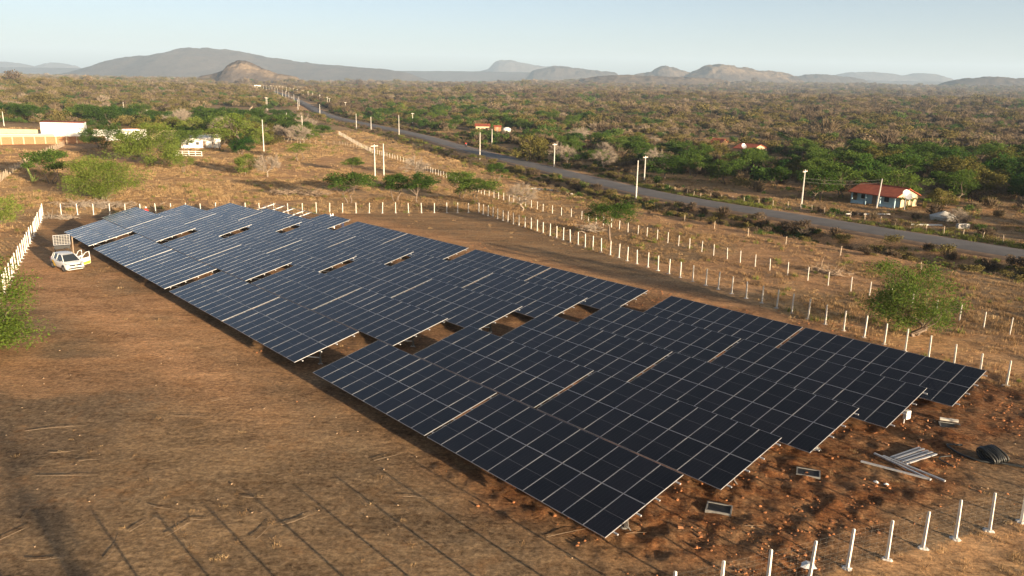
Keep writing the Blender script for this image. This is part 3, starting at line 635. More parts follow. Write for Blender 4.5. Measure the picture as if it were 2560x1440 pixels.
tree(-16.4, 136.2, 4.9, 6.4, 'umb', 'right one of two touching flat trees behind the back fence', var=1)
tree(-22.4, 183.1, 4.5, 7.6, 'bare', 'round grey leafless tree by the outer posts', var=1)
tree(-9.4, 145.2, 5.0, 5.7, 'rnd', 'round green tree at the bend of the outer post line', var=1)
tree(-6.2, 138.4, 4.6, 6.5, 'umb', 'low spreading green tree at the bend of the outer post line', var=2)
tree(-3.8, 179.1, 4.0, 5.0, 'umb', 'small round topped tree alone below the road', var=0)
tree(1.4, 128.7, 4.5, 6.0, 'bare', 'pale leafless tree standing in the outer post line', var=2)
tree(5.1, 231.9, 7.6, 10.0, 'oli', 'big dark olive bush across the road from the tall pole', cat='bush', var=0)
tree(-63.9, 98.2, 4.2, 4.4, 'lgt', 'green bush outside the left fence corner', cat='bush', var=0)
# ---- belts of trees one can tell apart --------------------------------------------
def scatter(poly, n, mind, seed, avoid=None):
    rg = np.random.default_rng(seed); P = np.array(poly, float); lo, hi = P.min(0), P.max(0); out = []
    for _ in range(n * 60):
        p = lo + (hi - lo) * rg.random(2)
        if not in_poly(np.array([p[0]]), np.array([p[1]]), poly)[0]: continue
        if any((p[0] - q[0]) ** 2 + (p[1] - q[1]) ** 2 < mind * mind for q in out): continue
        if float(road_dist(np.array([p[0]]), np.array([p[1]]))[0][0]) < 9: continue
        if avoid and any(math.hypot(p[0] - a, p[1] - b) < r for a, b, r in avoid): continue
        out.append((p[0], p[1]))
        if len(out) >= n: break
    return out
def belt(poly, n, mind, seed, kinds, hr, label, group, avoid=None):
    rg = random.Random(seed); cnt = {}
    P = sorted(scatter(poly, n, mind, seed, avoid), key=lambda q: q[0] / q[1])          # left to right as seen
    for x, y in P:
        k = rg.choice(kinds); h = rg.uniform(*hr); cnt[k] = cnt.get(k, 0) + 1
        look = {'umb': 'flat topped green tree', 'rnd': 'round green tree', 'drk': 'dark dense tree', 'oli': 'olive brown tree', 'lgt': 'light green tree', 'bare': 'leafless grey tree'}[k]
        tree(x, y, h, h * rg.uniform(1.15, 1.6), k, '%s from the left among the %ss %s' % (ordinal(cnt[k]), look, label), group)
HOUSES = [(68, 142, 9), (76, 257, 12), (73, 244, 10), (71, 232, 9), (76, 296, 9), (72.5, 283, 7), (71, 274, 6), (-13, 367, 12), (-13, 352, 8), (55, 133, 6), (62, 120, 6), (50, 146, 7), (42, 152, 6)]
belt([(31, 178), (60, 160), (92, 150), (128, 160), (150, 200), (120, 222), (70, 215), (42, 212)], 44, 6.6, 1, ['umb', 'rnd', 'umb', 'rnd', 'drk', 'oli'], (4.6, 7.4), 'behind the red roofed house', 'dense tree belt across the road', HOUSES)
belt([(45, 218), (70, 222), (118, 226), (150, 206), (150, 262), (95, 270), (62, 262), (44, 250)], 26, 8.5, 2, ['umb', 'rnd', 'umb', 'oli'], (4.0, 6.2), 'near the two small houses', 'trees near the two small houses', HOUSES)
belt([(15, 205), (40, 196), (42, 250), (52, 300), (20, 330), (-4, 300), (6, 250)], 26, 8, 3, ['umb', 'rnd', 'drk', 'bare', 'oli'], (3.6, 6.0), 'just across the road', 'roadside trees across the road', HOUSES)
belt([(-30, 345), (-5, 345), (30, 400), (60, 480), (-10, 560), (-95, 640), (-110, 560), (-62, 430)], 60, 9, 4, ['umb', 'rnd', 'rnd', 'drk', 'lgt'], (4.0, 6.8), 'in the valley grove', 'valley grove beyond the road', HOUSES)
belt([(-240, 320), (-160, 335), (-100, 345), (-95, 370), (-160, 395), (-260, 385)], 34, 7, 5, ['rnd', 'rnd', 'umb', 'drk'], (5.5, 8.5), 'behind the white compound', 'tree row behind the white compound')
belt([(-118, 262), (-72, 250), (-70, 300), (-92, 330), (-135, 330), (-132, 290)], 34, 6.8, 6, ['rnd', 'umb', 'lgt', 'bare', 'oli'], (5.0, 8.6), 'behind the farmhouse', 'grove behind the farmhouse')
belt([(-165, 470), (-150, 400), (-110, 370), (-96, 400), (-130, 470), (-160, 540)], 14, 9, 7, ['umb', 'rnd', 'drk'], (4.0, 6.0), 'left of the curving road', 'trees left of the curving road')
belt([(95, 130), (120, 128), (150, 160), (120, 158)], 12, 7, 8, ['umb', 'rnd', 'oli'], (4.5, 6.8), 'at the right edge', 'trees at the right edge')
# ---- scrub: instanced bushes, nobody could count them --------------------------------
def bush_mesh(name, seed, n, leaf, twiggy, r=1.8, h=2.6, ls=0.28):
    rg = np.random.default_rng(seed)
    if twiggy:
        st = np.stack([rg.normal(0, r * 0.25, n), rg.normal(0, r * 0.25, n), rg.uniform(0, h * 0.45, n)], -1); d = np.stack([rg.normal(0, 0.5, n), rg.normal(0, 0.5, n), rg.uniform(0.3, 1.1, n)], -1); d /= np.linalg.norm(d, axis=1)[:, None]
        sd = np.cross(d, rg.normal(size=(n, 3))); sd /= np.linalg.norm(sd, axis=1)[:, None]; L = rg.uniform(0.5, 1.1, n)[:, None] * h * 0.62; ww = ls * 0.30
        P = np.stack([st - sd * ww * 0.4, st + d * L * 0.55 + sd * ww, st + d * L, st + d * L * 0.6 - sd * ww], 1).reshape(-1, 3)
    else:
        k = 9; c = np.stack([rg.normal(0, r * 0.42, k), rg.normal(0, r * 0.42, k), rg.uniform(0.35, 0.8, k) * h], -1); ci = rg.integers(0, k, n); u = rg.normal(size=(n, 3)); u /= np.linalg.norm(u, axis=1)[:, None]
        p = c[ci] + u * rg.random(n)[:, None] ** 0.4 * np.array([r * 0.5, r * 0.5, h * 0.26]); p[:, 2] = np.maximum(p[:, 2], 0.1); d = rg.normal(size=(n, 3)) + u * 0.6; d /= np.linalg.norm(d, axis=1)[:, None]
        sd = np.cross(d, rg.normal(size=(n, 3)) + np.array([0, 0, 1.2])); sd /= np.linalg.norm(sd, axis=1)[:, None]; L = ls * 2.0 * rg.uniform(0.6, 1.3, n)[:, None]; ww = ls * 0.62
        P = np.stack([p - d * L * 0.5, p + sd * ww, p + d * L * 0.5, p - sd * ww], 1).reshape(-1, 3)
    me = npmesh(name, P, np.arange(n * 4).reshape(-1, 4), [M[leaf]]); a = me.attributes.new('leafv', 'FLOAT', 'POINT'); a.data.foreach_set('value', np.repeat(rg.random(n), 4).astype(np.float32)); return me
M['sc_tan'] = leaf_material('dry_tan_twigs', (0.125, 0.092, 0.056), (0.18, 0.136, 0.083), (0.245, 0.188, 0.118), 0.15)
M['sc_brown'] = leaf_material('brown_twigs', (0.072, 0.053, 0.036), (0.108, 0.08, 0.054), (0.15, 0.112, 0.077), 0.1)
M['sc_olive'] = leaf_material('olive_scrub', (0.09, 0.075, 0.027), (0.135, 0.112, 0.04), (0.185, 0.152, 0.056), 0.2)
M['sc_green'] = leaf_material('green_scrub', (0.03, 0.06, 0.014), (0.06, 0.105, 0.024), (0.105, 0.15, 0.035), 0.25)
M['sc_pale'] = leaf_material('bleached_scrub', (0.17, 0.13, 0.095), (0.22, 0.175, 0.128), (0.27, 0.22, 0.165), 0.1)
M['straw'] = leaf_material('straw_grass', (0.30, 0.195, 0.095), (0.42, 0.285, 0.145), (0.52, 0.37, 0.20), 0.2)
SCRUB = bpy.data.collections.new('scrub_kinds')
def add_kind(col, me): o = bpy.data.objects.new(me.name, me); col.objects.link(o)
for i, (nm, leaf, tw) in enumerate([('a_tan', 'sc_tan', True), ('b_brown', 'sc_brown', True), ('c_olive', 'sc_olive', False), ('d_green', 'sc_green', False), ('e_pale', 'sc_pale', True), ('f_brown', 'sc_brown', False), ('g_tan', 'sc_tan', False)]):
    add_kind(SCRUB, bush_mesh(nm, 300 + i, 520, leaf, tw, ls=0.16))
def instancer(name, P, kind, scale, col, label, cat='scrub', tilt=0.0, zs=None):
    n = len(P); me = bpy.data.meshes.new(name); me.vertices.add(n); me.vertices.foreach_set('co', np.asarray(P, np.float32).ravel())
    for an, ty, v in (('kind', 'INT', np.asarray(kind, np.int32)), ('scl', 'FLOAT', np.asarray(scale, np.float32)), ('rz', 'FLOAT', (RNG.random(n) * 6.283).astype(np.float32)), ('zs', 'FLOAT', np.asarray(zs if zs is not None else np.ones(n), np.float32))):
        me.attributes.new(an, ty, 'POINT').data.foreach_set('value', v)
    ng = bpy.data.node_groups.new(name + '_scatter', 'GeometryNodeTree'); ng.interface.new_socket('Geometry', in_out='INPUT', socket_type='NodeSocketGeometry'); ng.interface.new_socket('Geometry', in_out='OUTPUT', socket_type='NodeSocketGeometry')
    N = ng.nodes.new; gi = N('NodeGroupInput'); go = N('NodeGroupOutput'); ci = N('GeometryNodeCollectionInfo'); ci.inputs['Collection'].default_value = col; ci.inputs['Separate Children'].default_value = True; ci.inputs['Reset Children'].default_value = True
    ip = N('GeometryNodeInstanceOnPoints'); ip.inputs['Pick Instance'].default_value = True
    def attr(nm, ty): a = N('GeometryNodeInputNamedAttribute'); a.data_type = ty; a.inputs[0].default_value = nm; return a.outputs[0]
    cx = N('ShaderNodeCombineXYZ'); cs = N('ShaderNodeCombineXYZ'); mu = N('ShaderNodeMath'); mu.operation = 'MULTIPLY'; L = ng.links.new
    L(attr('rz', 'FLOAT'), cx.inputs[2]); s_ = attr('scl', 'FLOAT'); L(s_, cs.inputs[0]); L(s_, cs.inputs[1]); L(s_, mu.inputs[0]); L(attr('zs', 'FLOAT'), mu.inputs[1]); L(mu.outputs[0], cs.inputs[2])
    L(gi.outputs[0], ip.inputs['Points']); L(ci.outputs[0], ip.inputs['Instance']); L(attr('kind', 'INT'), ip.inputs['Instance Index']); L(cx.outputs[0], ip.inputs['Rotation']); L(cs.outputs[0], ip.inputs['Scale']); L(ip.outputs[0], go.inputs[0])
    o = obj(name, me); md = o.modifiers.new('scatter', 'NODES'); md.node_group = ng; return stuff(o, label, cat)
def scrub_points():
    rg = np.random.default_rng(5); out = []
    def ring(r0, r1, dens, smul):
        area = math.radians(84) * (r1 * r1 - r0 * r0) / 2; n = int(area * dens); r = np.sqrt(rg.uniform(r0 * r0, r1 * r1, n)); a = rg.uniform(math.radians(48), math.radians(132), n); x, y = r * np.cos(a), r * np.sin(a); return x, y, np.full(n, smul)
    parts = [ring(120, 260, 1 / 9, 0.85), ring(260, 520, 1 / 11, 1.05), ring(520, 1000, 1 / 20, 1.35), ring(1000, 2000, 1 / 52, 1.9), ring(2000, 4500, 1 / 260, 3.0)]
    x = np.concatenate([p[0] for p in parts]); y = np.concatenate([p[1] for p in parts]); sm = np.concatenate([p[2] for p in parts]); r = np.hypot(x, y)
    d, sd = road_dist(x, y); left = sd > 0
    dens = fbm(x / 60, y / 60, 61); keep = d > 7.5 + 0.004 * r
    # open land on the near side of the road: only where the photograph has bushes
    openl = left & (r < 330 + 40 * (dens - 0.5)) ; keep &= ~(openl & ~((d < 17) & (r > 60)))
    keep &= ~(left & (d > 10) & (d < 75) & (r < 640) & (dens < 0.62))           # bare strip along the road
    keep &= ~((x < -100) & (y < 330) & (r < 420)); keep &= ~((x > 25) & (x < 64) & (y > 128) & (y < 158) & (d > 11))
    clear = fbm(x / 75 + 7, y / 32, 67); keep &= ~((clear > 0.565) & (rg.random(len(x)) < 0.85)); keep &= rg.random(len(x)) < 0.5 + 1.1 * (dens - 0.25)
    for hx, hy, hr in HOUSES: keep &= np.hypot(x - hx, y - hy) > hr
    ins = in_poly(x, y, FENCE_IN); keep &= ~ins
    x, y, sm, r, d, left = [v[keep] for v in (x, y, sm, r, d, left)]
    g = fbm(x / 70, y / 40, 71); u = rg.random(len(x)); kind = np.zeros(len(x), int)
    gl = np.where(left, 0.30, 0.24) + 1.9 * (g - 0.5); gl += 0.35 * np.exp(-((x + 20) / 150) ** 2 - ((y - 470) / 170) ** 2) + 0.2 * (d < 18) * (r < 500); gl -= 0.25 * sstep(700, 1500, r)
    ol = np.where(left, 0.42, 0.24)
    kind = np.where(u < gl * 0.6, 3, np.where(u < gl * 0.6 + ol, 2, -1)); v = rg.random(len(x)); br = np.clip(np.where(left, 0.25, 0.6) + 2.2 * (fbm(x / 110, y / 45, 77) - 0.5), 0.05, 0.9)
    kind = np.where(kind >= 0, kind, np.where(v < br * 0.6, 1, np.where(v < br, 5, np.where(v < br + 0.3, 0, np.where(v < br + 0.42, 4, 6)))))
    scl = sm * np.exp(rg.normal(-0.12, 0.34, len(x))); scl *= np.where((d < 18) & (r < 420), 0.62, 1.0)
    return x, y, H(x, y) - 0.08, kind, scl, left, r
sx_, sy_, sz_, sk_, ss_, sl_, sr_ = scrub_points()
for nm, msk, lab in (('scrub', sl_, 'dry olive and tan scrub covering the slope left of the road'), ('scrub', ~sl_, 'brown and green dry scrub covering the plain right of the road')):
    instancer(nm, np.stack([sx_[msk], sy_[msk], sz_[msk]], -1), sk_[msk], ss_[msk], SCRUB, lab)
print('scrub instances', len(sx_))
# ---- dry grass, litter, clods, stones: ground cover nobody could count ------------------------------------
GRASS = bpy.data.collections.new('grass_kinds')
def tuft(name, seed, n, h, r, mat, ww=0.012, lie=0.4):
    rg = np.random.default_rng(seed); b = rg.normal(0, r * 0.35, (n, 2)); d = np.concatenate([rg.normal(0, lie, (n, 2)), rg.uniform(0.5, 1.1, (n, 1))], 1); d /= np.linalg.norm(d, axis=1)[:, None]; L = h * rg.uniform(0.6, 1.2, (n, 1)); a = rg.uniform(0, 6.28, n); s_ = np.stack([np.cos(a), np.sin(a), 0 * a], -1) * ww
    p = np.concatenate([b, np.zeros((n, 1)) - 0.02], 1); P = np.stack([p - s_, p + s_, p + d * L], 1).reshape(-1, 3); me = npmesh(name, P, np.arange(3 * n).reshape(-1, 3), [M[mat]]); at = me.attributes.new('leafv', 'FLOAT', 'POINT'); at.data.foreach_set('value', np.repeat(rg.random(n), 3).astype(np.float32)); return me
M['straw2'] = leaf_material('brown_dry_grass', (0.15, 0.092, 0.047), (0.26, 0.165, 0.083), (0.37, 0.245, 0.13), 0.2)
M['grs_g'] = leaf_material('green_weeds', (0.09, 0.11, 0.025), (0.15, 0.17, 0.04), (0.22, 0.23, 0.06), 0.3)
for k in range(2): add_kind(GRASS, tuft('a_straw%d' % k, 400 + k, 26, 0.26, 0.45, 'straw', 0.014))
for k in range(2): add_kind(GRASS, tuft('b_brown%d' % k, 410 + k, 26, 0.24, 0.5, 'straw2', 0.014))
add_kind(GRASS, tuft('c_weed', 420, 30, 0.35, 0.5, 'grs_g', 0.025)); add_kind(GRASS, tuft('d_litter', 421, 26, 0.11, 0.5, 'straw2', 0.006, 2.2)); add_kind(GRASS, tuft('e_litter', 422, 26, 0.10, 0.5, 'straw2', 0.007, 2.2))
def cover_points():
    rg = np.random.default_rng(8); X = []; Y = []; W = []
    for r0, r1, dens, sm in ((20, 60, 22.0, 0.62), (60, 110, 4.5, 1.1), (110, 200, 2.0, 1.6), (200, 360, 0.6, 2.4)):
        n = int(math.radians(76) * (r1 * r1 - r0 * r0) / 2 * dens); r = np.sqrt(rg.uniform(r0 * r0, r1 * r1, n)); a = rg.uniform(math.radians(52), math.radians(128), n); X.append(r * np.cos(a)); Y.append(r * np.sin(a)); W.append(np.full(n, sm))
    x, y, w_ = np.concatenate(X), np.concatenate(Y), np.concatenate(W); r = np.hypot(x, y); ins = in_poly(x, y, FENCE_IN); s, q = sq(x, y); d, sd = road_dist(x, y); n1 = fbm(x / 7, y / 7, 81); n2 = fbm(x / 2.2, y / 2.2, 83); u = rg.random(len(x)); v = rg.random(len(x))
    under = (q > -0.5) & (q < 31.5) & (s > -1) & (s < 98)
    pin = np.where(ins, np.where(under, 0.05, 0.10 + 1.0 * sstep(0.40, 0.62, n1)), 0.25 + 1.1 * sstep(0.35, 0.6, n1)) * (0.45 + 1.1 * sstep(0.35, 0.6, n2))
    pin = np.where(ins & (q > 33), pin * 1.3 + 0.15, pin); pin *= (d > 5.2)
    bare = 0.85 * sstep(0.5, 0.62, fbm(x / 9 + 4, y / 9, 51)) * ins * (q < 0); pin *= 1 - bare; out_b = sstep(0.55, 0.64, fbm(x / 16 + 9, y / 16, 57)) * (~ins); pin *= 1 - 0.8 * out_b
    pin *= ~((x < -118) & (np.abs(y - 233 + 0.25 * (x + 130)) < 16)); keep = u < pin
    x, y, w_, ins, q, d, v, sd, n1, r = [k[keep] for k in (x, y, w_, ins, q, d, v, sd, n1, r)]
    kind = np.where(ins, np.where(v < 0.45, 5, np.where(v < 0.985, 6, np.where(v < 0.992, 1, 3))), np.where(v < 0.25, 0, np.where(v < 0.45, 1, np.where(v < 0.7, 2, np.where(v < 0.97, 3, 4)))))
    kind = np.where((~ins) & (q > 42) & (y < 150) & (kind < 2) & (v < 0.38), kind + 2, kind)
    kind = np.where((~ins) & (d < 8.5) & (v < 0.55), 4, kind)
    scl = w_ * rg.uniform(0.6, 1.4, len(x)) * np.where(ins, 0.9, 1.0); zs = np.where(ins, 0.8, 1.0 / np.sqrt(w_)) * np.where(ins, 1, 0.6 + 0.9 * n1); return x, y, kind, scl, zs
gx, gy, gk, gs, gz_ = cover_points(); print('grass', len(gx))
instancer('dry_grass', np.stack([gx, gy, H(gx, gy)], -1), gk, gs, GRASS, 'dry straw coloured grass and litter on the fields and open ground', 'grass', zs=gz_)
CLOD = bpy.data.collections.new('clod_kinds')
M['clod'] = simple('red_clay_clods', (0.30, 0.125, 0.05), 0.95, var=0.4, scale=9); M['stone'] = simple('pale_stones', (0.33, 0.23, 0.14), 0.9, var=0.3, scale=6)
def rock(name, seed, mat):
    rg = np.random.default_rng(seed); bm = bmesh.new(); bmesh.ops.create_icosphere(bm, subdivisions=1, radius=0.5)
    for v in bm.verts: v.co *= rg.uniform(0.65, 1.2); v.co.z *= 0.7
    me = bpy.data.meshes.new(name); bm.to_mesh(me); bm.free(); me.materials.append(M[mat]); return me
for k in range(3): add_kind(CLOD, rock('a_clod%d' % k, k, 'clod'))
for k in range(2): add_kind(CLOD, rock('b_stone%d' % k, 9 + k, 'stone'))
def clod_points():
    rg = np.random.default_rng(3); n = 60000; s = rg.uniform(-10, 60, n); q = rg.uniform(-4, 44, n); x = ROW_O[0] + UX * s + NX * q; y = ROW_O[1] + UY * s + NY * q; n1 = fbm(x / 5, y / 5, 31); n2 = fbm(x / 1.6, y / 1.6, 87)
    dg = sstep(-3.5, 3, q + 5 * (n1 - 0.5)) * (1 - sstep(34, 41, q + 7 * (n1 - 0.5))) * sstep(-9, -1, s + 7 * (n1 - 0.5)) * (0.35 + 0.65 * (1 - sstep(6, 40, s))); tr = np.exp(-((s + 3.8 + 0.8 * np.sin(q * 0.5)) / 1.7) ** 2) * ((q > -1) & (q < 38))
    w_ = np.maximum(dg * 0.5, tr) * (0.15 + 1.2 * sstep(0.42, 0.62, n2)) * np.where((s > 4) & (q < 31), 0.2, 1.0); k = rg.random(n) < w_; x, y = x[k], y[k]; m = len(x); sc = 0.03 + 0.17 * rg.random(m) ** 3.5; kd = rg.integers(0, 3, m)
    n = 2200; r = np.sqrt(rg.uniform(22 ** 2, 120 ** 2, n)); a = rg.uniform(math.radians(54), math.radians(126), n); x2, y2 = r * np.cos(a), r * np.sin(a); s2, q2 = sq(x2, y2); k2 = ~((q2 > -0.5) & (q2 < 31.5) & (s2 > -1) & (s2 < 98)); x2, y2 = x2[k2], y2[k2]
    return np.concatenate([x, x2]), np.concatenate([y, y2]), np.concatenate([kd, rg.integers(3, 5, len(x2))]), np.concatenate([sc, 0.03 + 0.09 * rg.random(len(x2)) ** 3])
cx_, cy_, ck_, cs_ = clod_points(); print('clods', len(cx_))
instancer('soil_clods', np.stack([cx_, cy_, H(cx_, cy_) + 0.02], -1), ck_, cs_, CLOD, 'loose clods of red clay and scattered pale stones', 'soil')
# dense bushes on the dark verge between the field and the road
def verge():
    rg = np.random.default_rng(12); C_ = catmull(ROAD, 1.2); T = np.gradient(C_, axis=0); T /= np.linalg.norm(T, axis=1)[:, None]; Nn = np.stack([-T[:, 1], T[:, 0]], -1); r = np.hypot(C_[:, 0], C_[:, 1]); C_, Nn, r = C_[r < 560], Nn[r < 560], r[r < 560]; X = []; Kd = []; Sc = []
    for side, lo, hi, den in ((1, 6.2, 19.0, 4.6), (-1, 6.0, 12.5, 2.2)):
        for rep in range(5):
            o_ = rg.uniform(lo, hi, len(C_)); P = C_ + Nn * (side * o_)[:, None]; dn = fbm(P[:, 0] / 11, P[:, 1] / 11, 91 + rep); near = np.where((C_[:, 1] < 215) if side > 0 else (C_[:, 1] > 150), 1.0, 0.35); k = rg.random(len(C_)) < den / 5 * near * sstep(0.33, 0.52, dn) * (1.3 - (o_ - lo) / (hi - lo) * 0.8); m = k.sum(); X.append(P[k]); v = rg.random(m); Kd.append(np.where(v < 0.34, 2, np.where(v < 0.5, 3, np.where(v < 0.8, 5, 1)))); Sc.append(rg.uniform(0.22, 0.68, m) * (1.15 - 0.5 * (o_[k] - lo) / (hi - lo)))
    P = np.concatenate(X); instancer('verge_bushes', np.stack([P[:, 0], P[:, 1], H(P[:, 0], P[:, 1]) - 0.06], -1), np.concatenate(Kd), np.concatenate(Sc), SCRUB, 'low dark bushes crowding the road verge', 'bushes')
verge()
# bright weeds along the far road edge
def roadside_weeds():
    rg = np.random.default_rng(44); C_ = catmull(ROAD, 0.35); T = np.gradient(C_, axis=0); T /= np.linalg.norm(T, axis=1)[:, None]; Nn = np.stack([T[:, 1], -T[:, 0]], -1); k = (C_[:, 1] > 60) & (C_[:, 1] < 175); C_, Nn = C_[k], Nn[k]; X = []
    for rep in range(3):
        P = C_ + Nn * rg.uniform(4.3, 6.4, len(C_))[:, None]; X.append(P[rg.random(len(P)) < 0.75 * sstep(0.3, 0.5, fbm(P[:, 0] / 8, P[:, 1] / 8, 95))])
    P = np.concatenate(X); instancer('roadside_weeds', np.stack([P[:, 0], P[:, 1], np.maximum(H(P[:, 0], P[:, 1]), H0(P[:, 0], P[:, 1]) - 0.25)], -1), np.where(rg.random(len(P)) < 0.7, 4, 0), rg.uniform(0.8, 1.8, len(P)), GRASS, 'yellow green weeds along the far edge of the road', 'weeds')
roadside_weeds()
# ---- buildings --------------------------------------------------------------------------
M['white'] = simple('white_limewash', (0.70, 0.68, 0.64), 0.9, var=0.08, scale=0.6, bump=0.1)
M['cream'] = simple('cream_plaster', (0.48, 0.38, 0.24), 0.9, var=0.12, scale=0.8, bump=0.15)
M['blue'] = simple('pale_blue_plaster', (0.36, 0.50, 0.56), 0.9, var=0.08, scale=0.8)
M['orange'] = simple('orange_plaster', (0.58, 0.33, 0.16), 0.9, var=0.1, scale=0.8)
M['dark'] = simple('dark_opening', (0.02, 0.02, 0.022), 0.6)
M['wood'] = simple('weathered_wood', (0.27, 0.20, 0.14), 0.9, var=0.3, scale=5)
M['woodpale'] = simple('pale_stakes', (0.42, 0.34, 0.25), 0.9, var=0.3, scale=4)
def tile_material():
    m = Mt('clay_roof_tiles'); tc = m.n('TexCoord').outputs['Object']; w_ = m.n('TexWave'); w_.bands_direction = 'X'; w_.inputs['Scale'].default_value = 1.6; w_.inputs['Distortion'].default_value = 0.6; m.l(tc, w_.inputs[0]); n = m.noise(1.2, 5, 0.6, tc)
    m.set(m.mix(m.map(w_.outputs['Fac'], 0, 1, 0, 0.4), m.ramp(n, [(0.3, (0.22, 0.05, 0.03)), (0.7, (0.40, 0.11, 0.055))]), (0.16, 0.05, 0.03)), 0.9); m.bump(w_.outputs['Fac'], 0.8, 0.05); return m.m
M['tile'] = tile_material()
def brick_material():
    m = Mt('painted_brick_wall'); tc = m.n('TexCoord').outputs['Object']; b = m.n('TexBrick'); b.inputs['Scale'].default_value = 4.0; b.inputs['Color1'].default_value = (0.27, 0.115, 0.05, 1); b.inputs['Color2'].default_value = (0.33, 0.155, 0.07, 1); b.inputs['Mortar'].default_value = (0.30, 0.21, 0.13, 1)
    mp = m.n('Mapping'); mp.inputs['Rotation'].default_value = (math.pi / 2, 0, 0); m.l(tc, mp.inputs[0]); m.l(mp.outputs[0], b.inputs[0]); m.set(b.outputs[0], 0.9); return m.m
M['brick'] = brick_material()
def house(name, label, x, y, rot, L, W, eave, ridge, wall, front=None, porch=0.0, over=0.45, wins=(), door=None, roofm='tile'):
    """x along the front (eaves side at local y=0, facing -y), gables at x=0 and x=L"""
    o = thing(name, label, 'house', (x, y, hz(x, y) - 0.1), rot); t = 0.18
    mb = MB(); mb.box(0, L, porch, porch + t, 0, eave); o_f = mb.build('wall', M[front or wall], o)
    MB().box(0, L, W - t, W, 0, eave).build('wall', M[wall], o)
    for xx in (0, L):
        x0, x1 = (xx, xx + t) if xx == 0 else (xx - t, xx); g = [(0, 0), (W, 0), (W, eave), (W / 2, ridge), (0, eave)] if porch == 0 else [(porch, 0), (W, 0), (W, eave), (W / 2, ridge), (porch * 0.0, eave), (porch, eave - 0.05)]
        n = len(g); V = [(x0 - 0.003, a, b) for a, b in g] + [(x1 + 0.003, a, b) for a, b in g]; F = [tuple(reversed(range(n))), tuple(range(n, 2 * n))] + [(i, (i + 1) % n, n + (i + 1) % n, n + i) for i in range(n)]
        MB().add(V, F).build('gable', M[wall], o)
    for sgn in (0, 1):
        e = -over if sgn == 0 else W + over; ez = eave - over * (ridge - eave) / (W / 2); V = [(-over, e, ez), (L + over, e, ez), (L + over, W / 2, ridge), (-over, W / 2, ridge)]
        V = [(a, b, c + 0.04) for a, b, c in V] + [(a, b, c + 0.16) for a, b, c in V]; F = [(3, 2, 1, 0), (4, 5, 6, 7), (0, 1, 5, 4), (1, 2, 6, 5), (2, 3, 7, 6), (3, 0, 4, 7)]
        rf = MB().add(V, F).build('roof', M[roofm], o)
    MB().tube([(-over, W / 2, ridge + 0.16), (L + over, W / 2, ridge + 0.16)], 0.12, 6).build('ridge_cap', M[roofm], rf)
    if door is not None:
        d = MB().box(door, door + 0.85, porch - 0.03, porch + 0.02, 0.1, 2.0).build('door', M['wood'], o); MB().box(door - 0.07, door + 0.92, porch - 0.015, porch + 0.01, 2.0, 2.09).build('lintel', M['white'], d)
    for wx in wins:
        d = MB().box(wx, wx + 0.9, porch - 0.02, porch + 0.02, 0.95, 1.8).build('window', M['dark'], o); MB().box(wx - 0.06, wx + 0.96, porch - 0.08, porch + 0.03, 0.87, 0.95).build('sill', M['white'], d)
    if porch:
        for k in range(4):
            xx = 0.12 + (L - 0.24) * k / 3; MB().box(xx - 0.11, xx + 0.11, 0.0, 0.22, 0, eave - 0.12).build('column', M['blue'], o)
            if k < 3 and k != 1: MB().box(xx + 0.2, xx + (L - 0.24) / 3 - 0.35, 0.04, 0.18, 0, 0.75).build('parapet', M['blue'], o)
    return o
h3 = house('farm_house', 'low red roofed house with pale blue veranda beside the road', 62.2, 147.2, -1.02, 8.8, 6.6, 2.25, 3.5, 'cream', 'blue', 1.7, wins=(0.9, 5.6), door=3.2)
house('farm_house', 'tan house with red roof and satellite dish among trees', 71.2, 262.5, -0.95, 7.0, 7.5, 2.6, 3.9, 'cream', 'cream', 0.0, wins=(1.5, 4.5), door=3.0)
house('farm_house', 'smallest orange house with red roof behind the tan one', 71.5, 296.0, -0.75, 4.2, 4.6, 2.2, 3.2, 'orange', 'orange', 0.0, wins=(0.6,), door=2.2)
house('farm_house', 'white farmhouse half hidden behind the tall green tree', -99.5, 241.0, 0.55, 11.5, 6.0, 2.9, 3.5, 'cream', 'white', 0.0, wins=(1.2, 4.2, 8.8), door=6.2, roofm='white')
house('farm_house', 'small cream house in the valley grove across the road', -17.6, 364.5, 0.1, 6.2, 5.0, 2.5, 3.2, 'cream', 'cream', 0.0, wins=(0.9, 4.4), door=2.5)
house('brick_hut', 'small brick hut beside the cream house in the valley', -9.4, 366.5, 0.1, 3.2, 3.0, 2.1, 2.6, 'brick', 'brick', 0.0, 0.2, door=1.0)
o = thing('cistern', 'white domed water tank right of the brick hut', 'tank', (-3.8, 367, hz(-3.8, 367))); MB().lathe([(2.0, 0), (2.0, 1.3)], 20).build('wall', M['white'], o, smooth=True); MB().lathe([(2.05, 1.3), (1.5, 1.75), (0.7, 2.05), (0.0, 2.12)], 20).build('dome', M['white'], o, smooth=True)
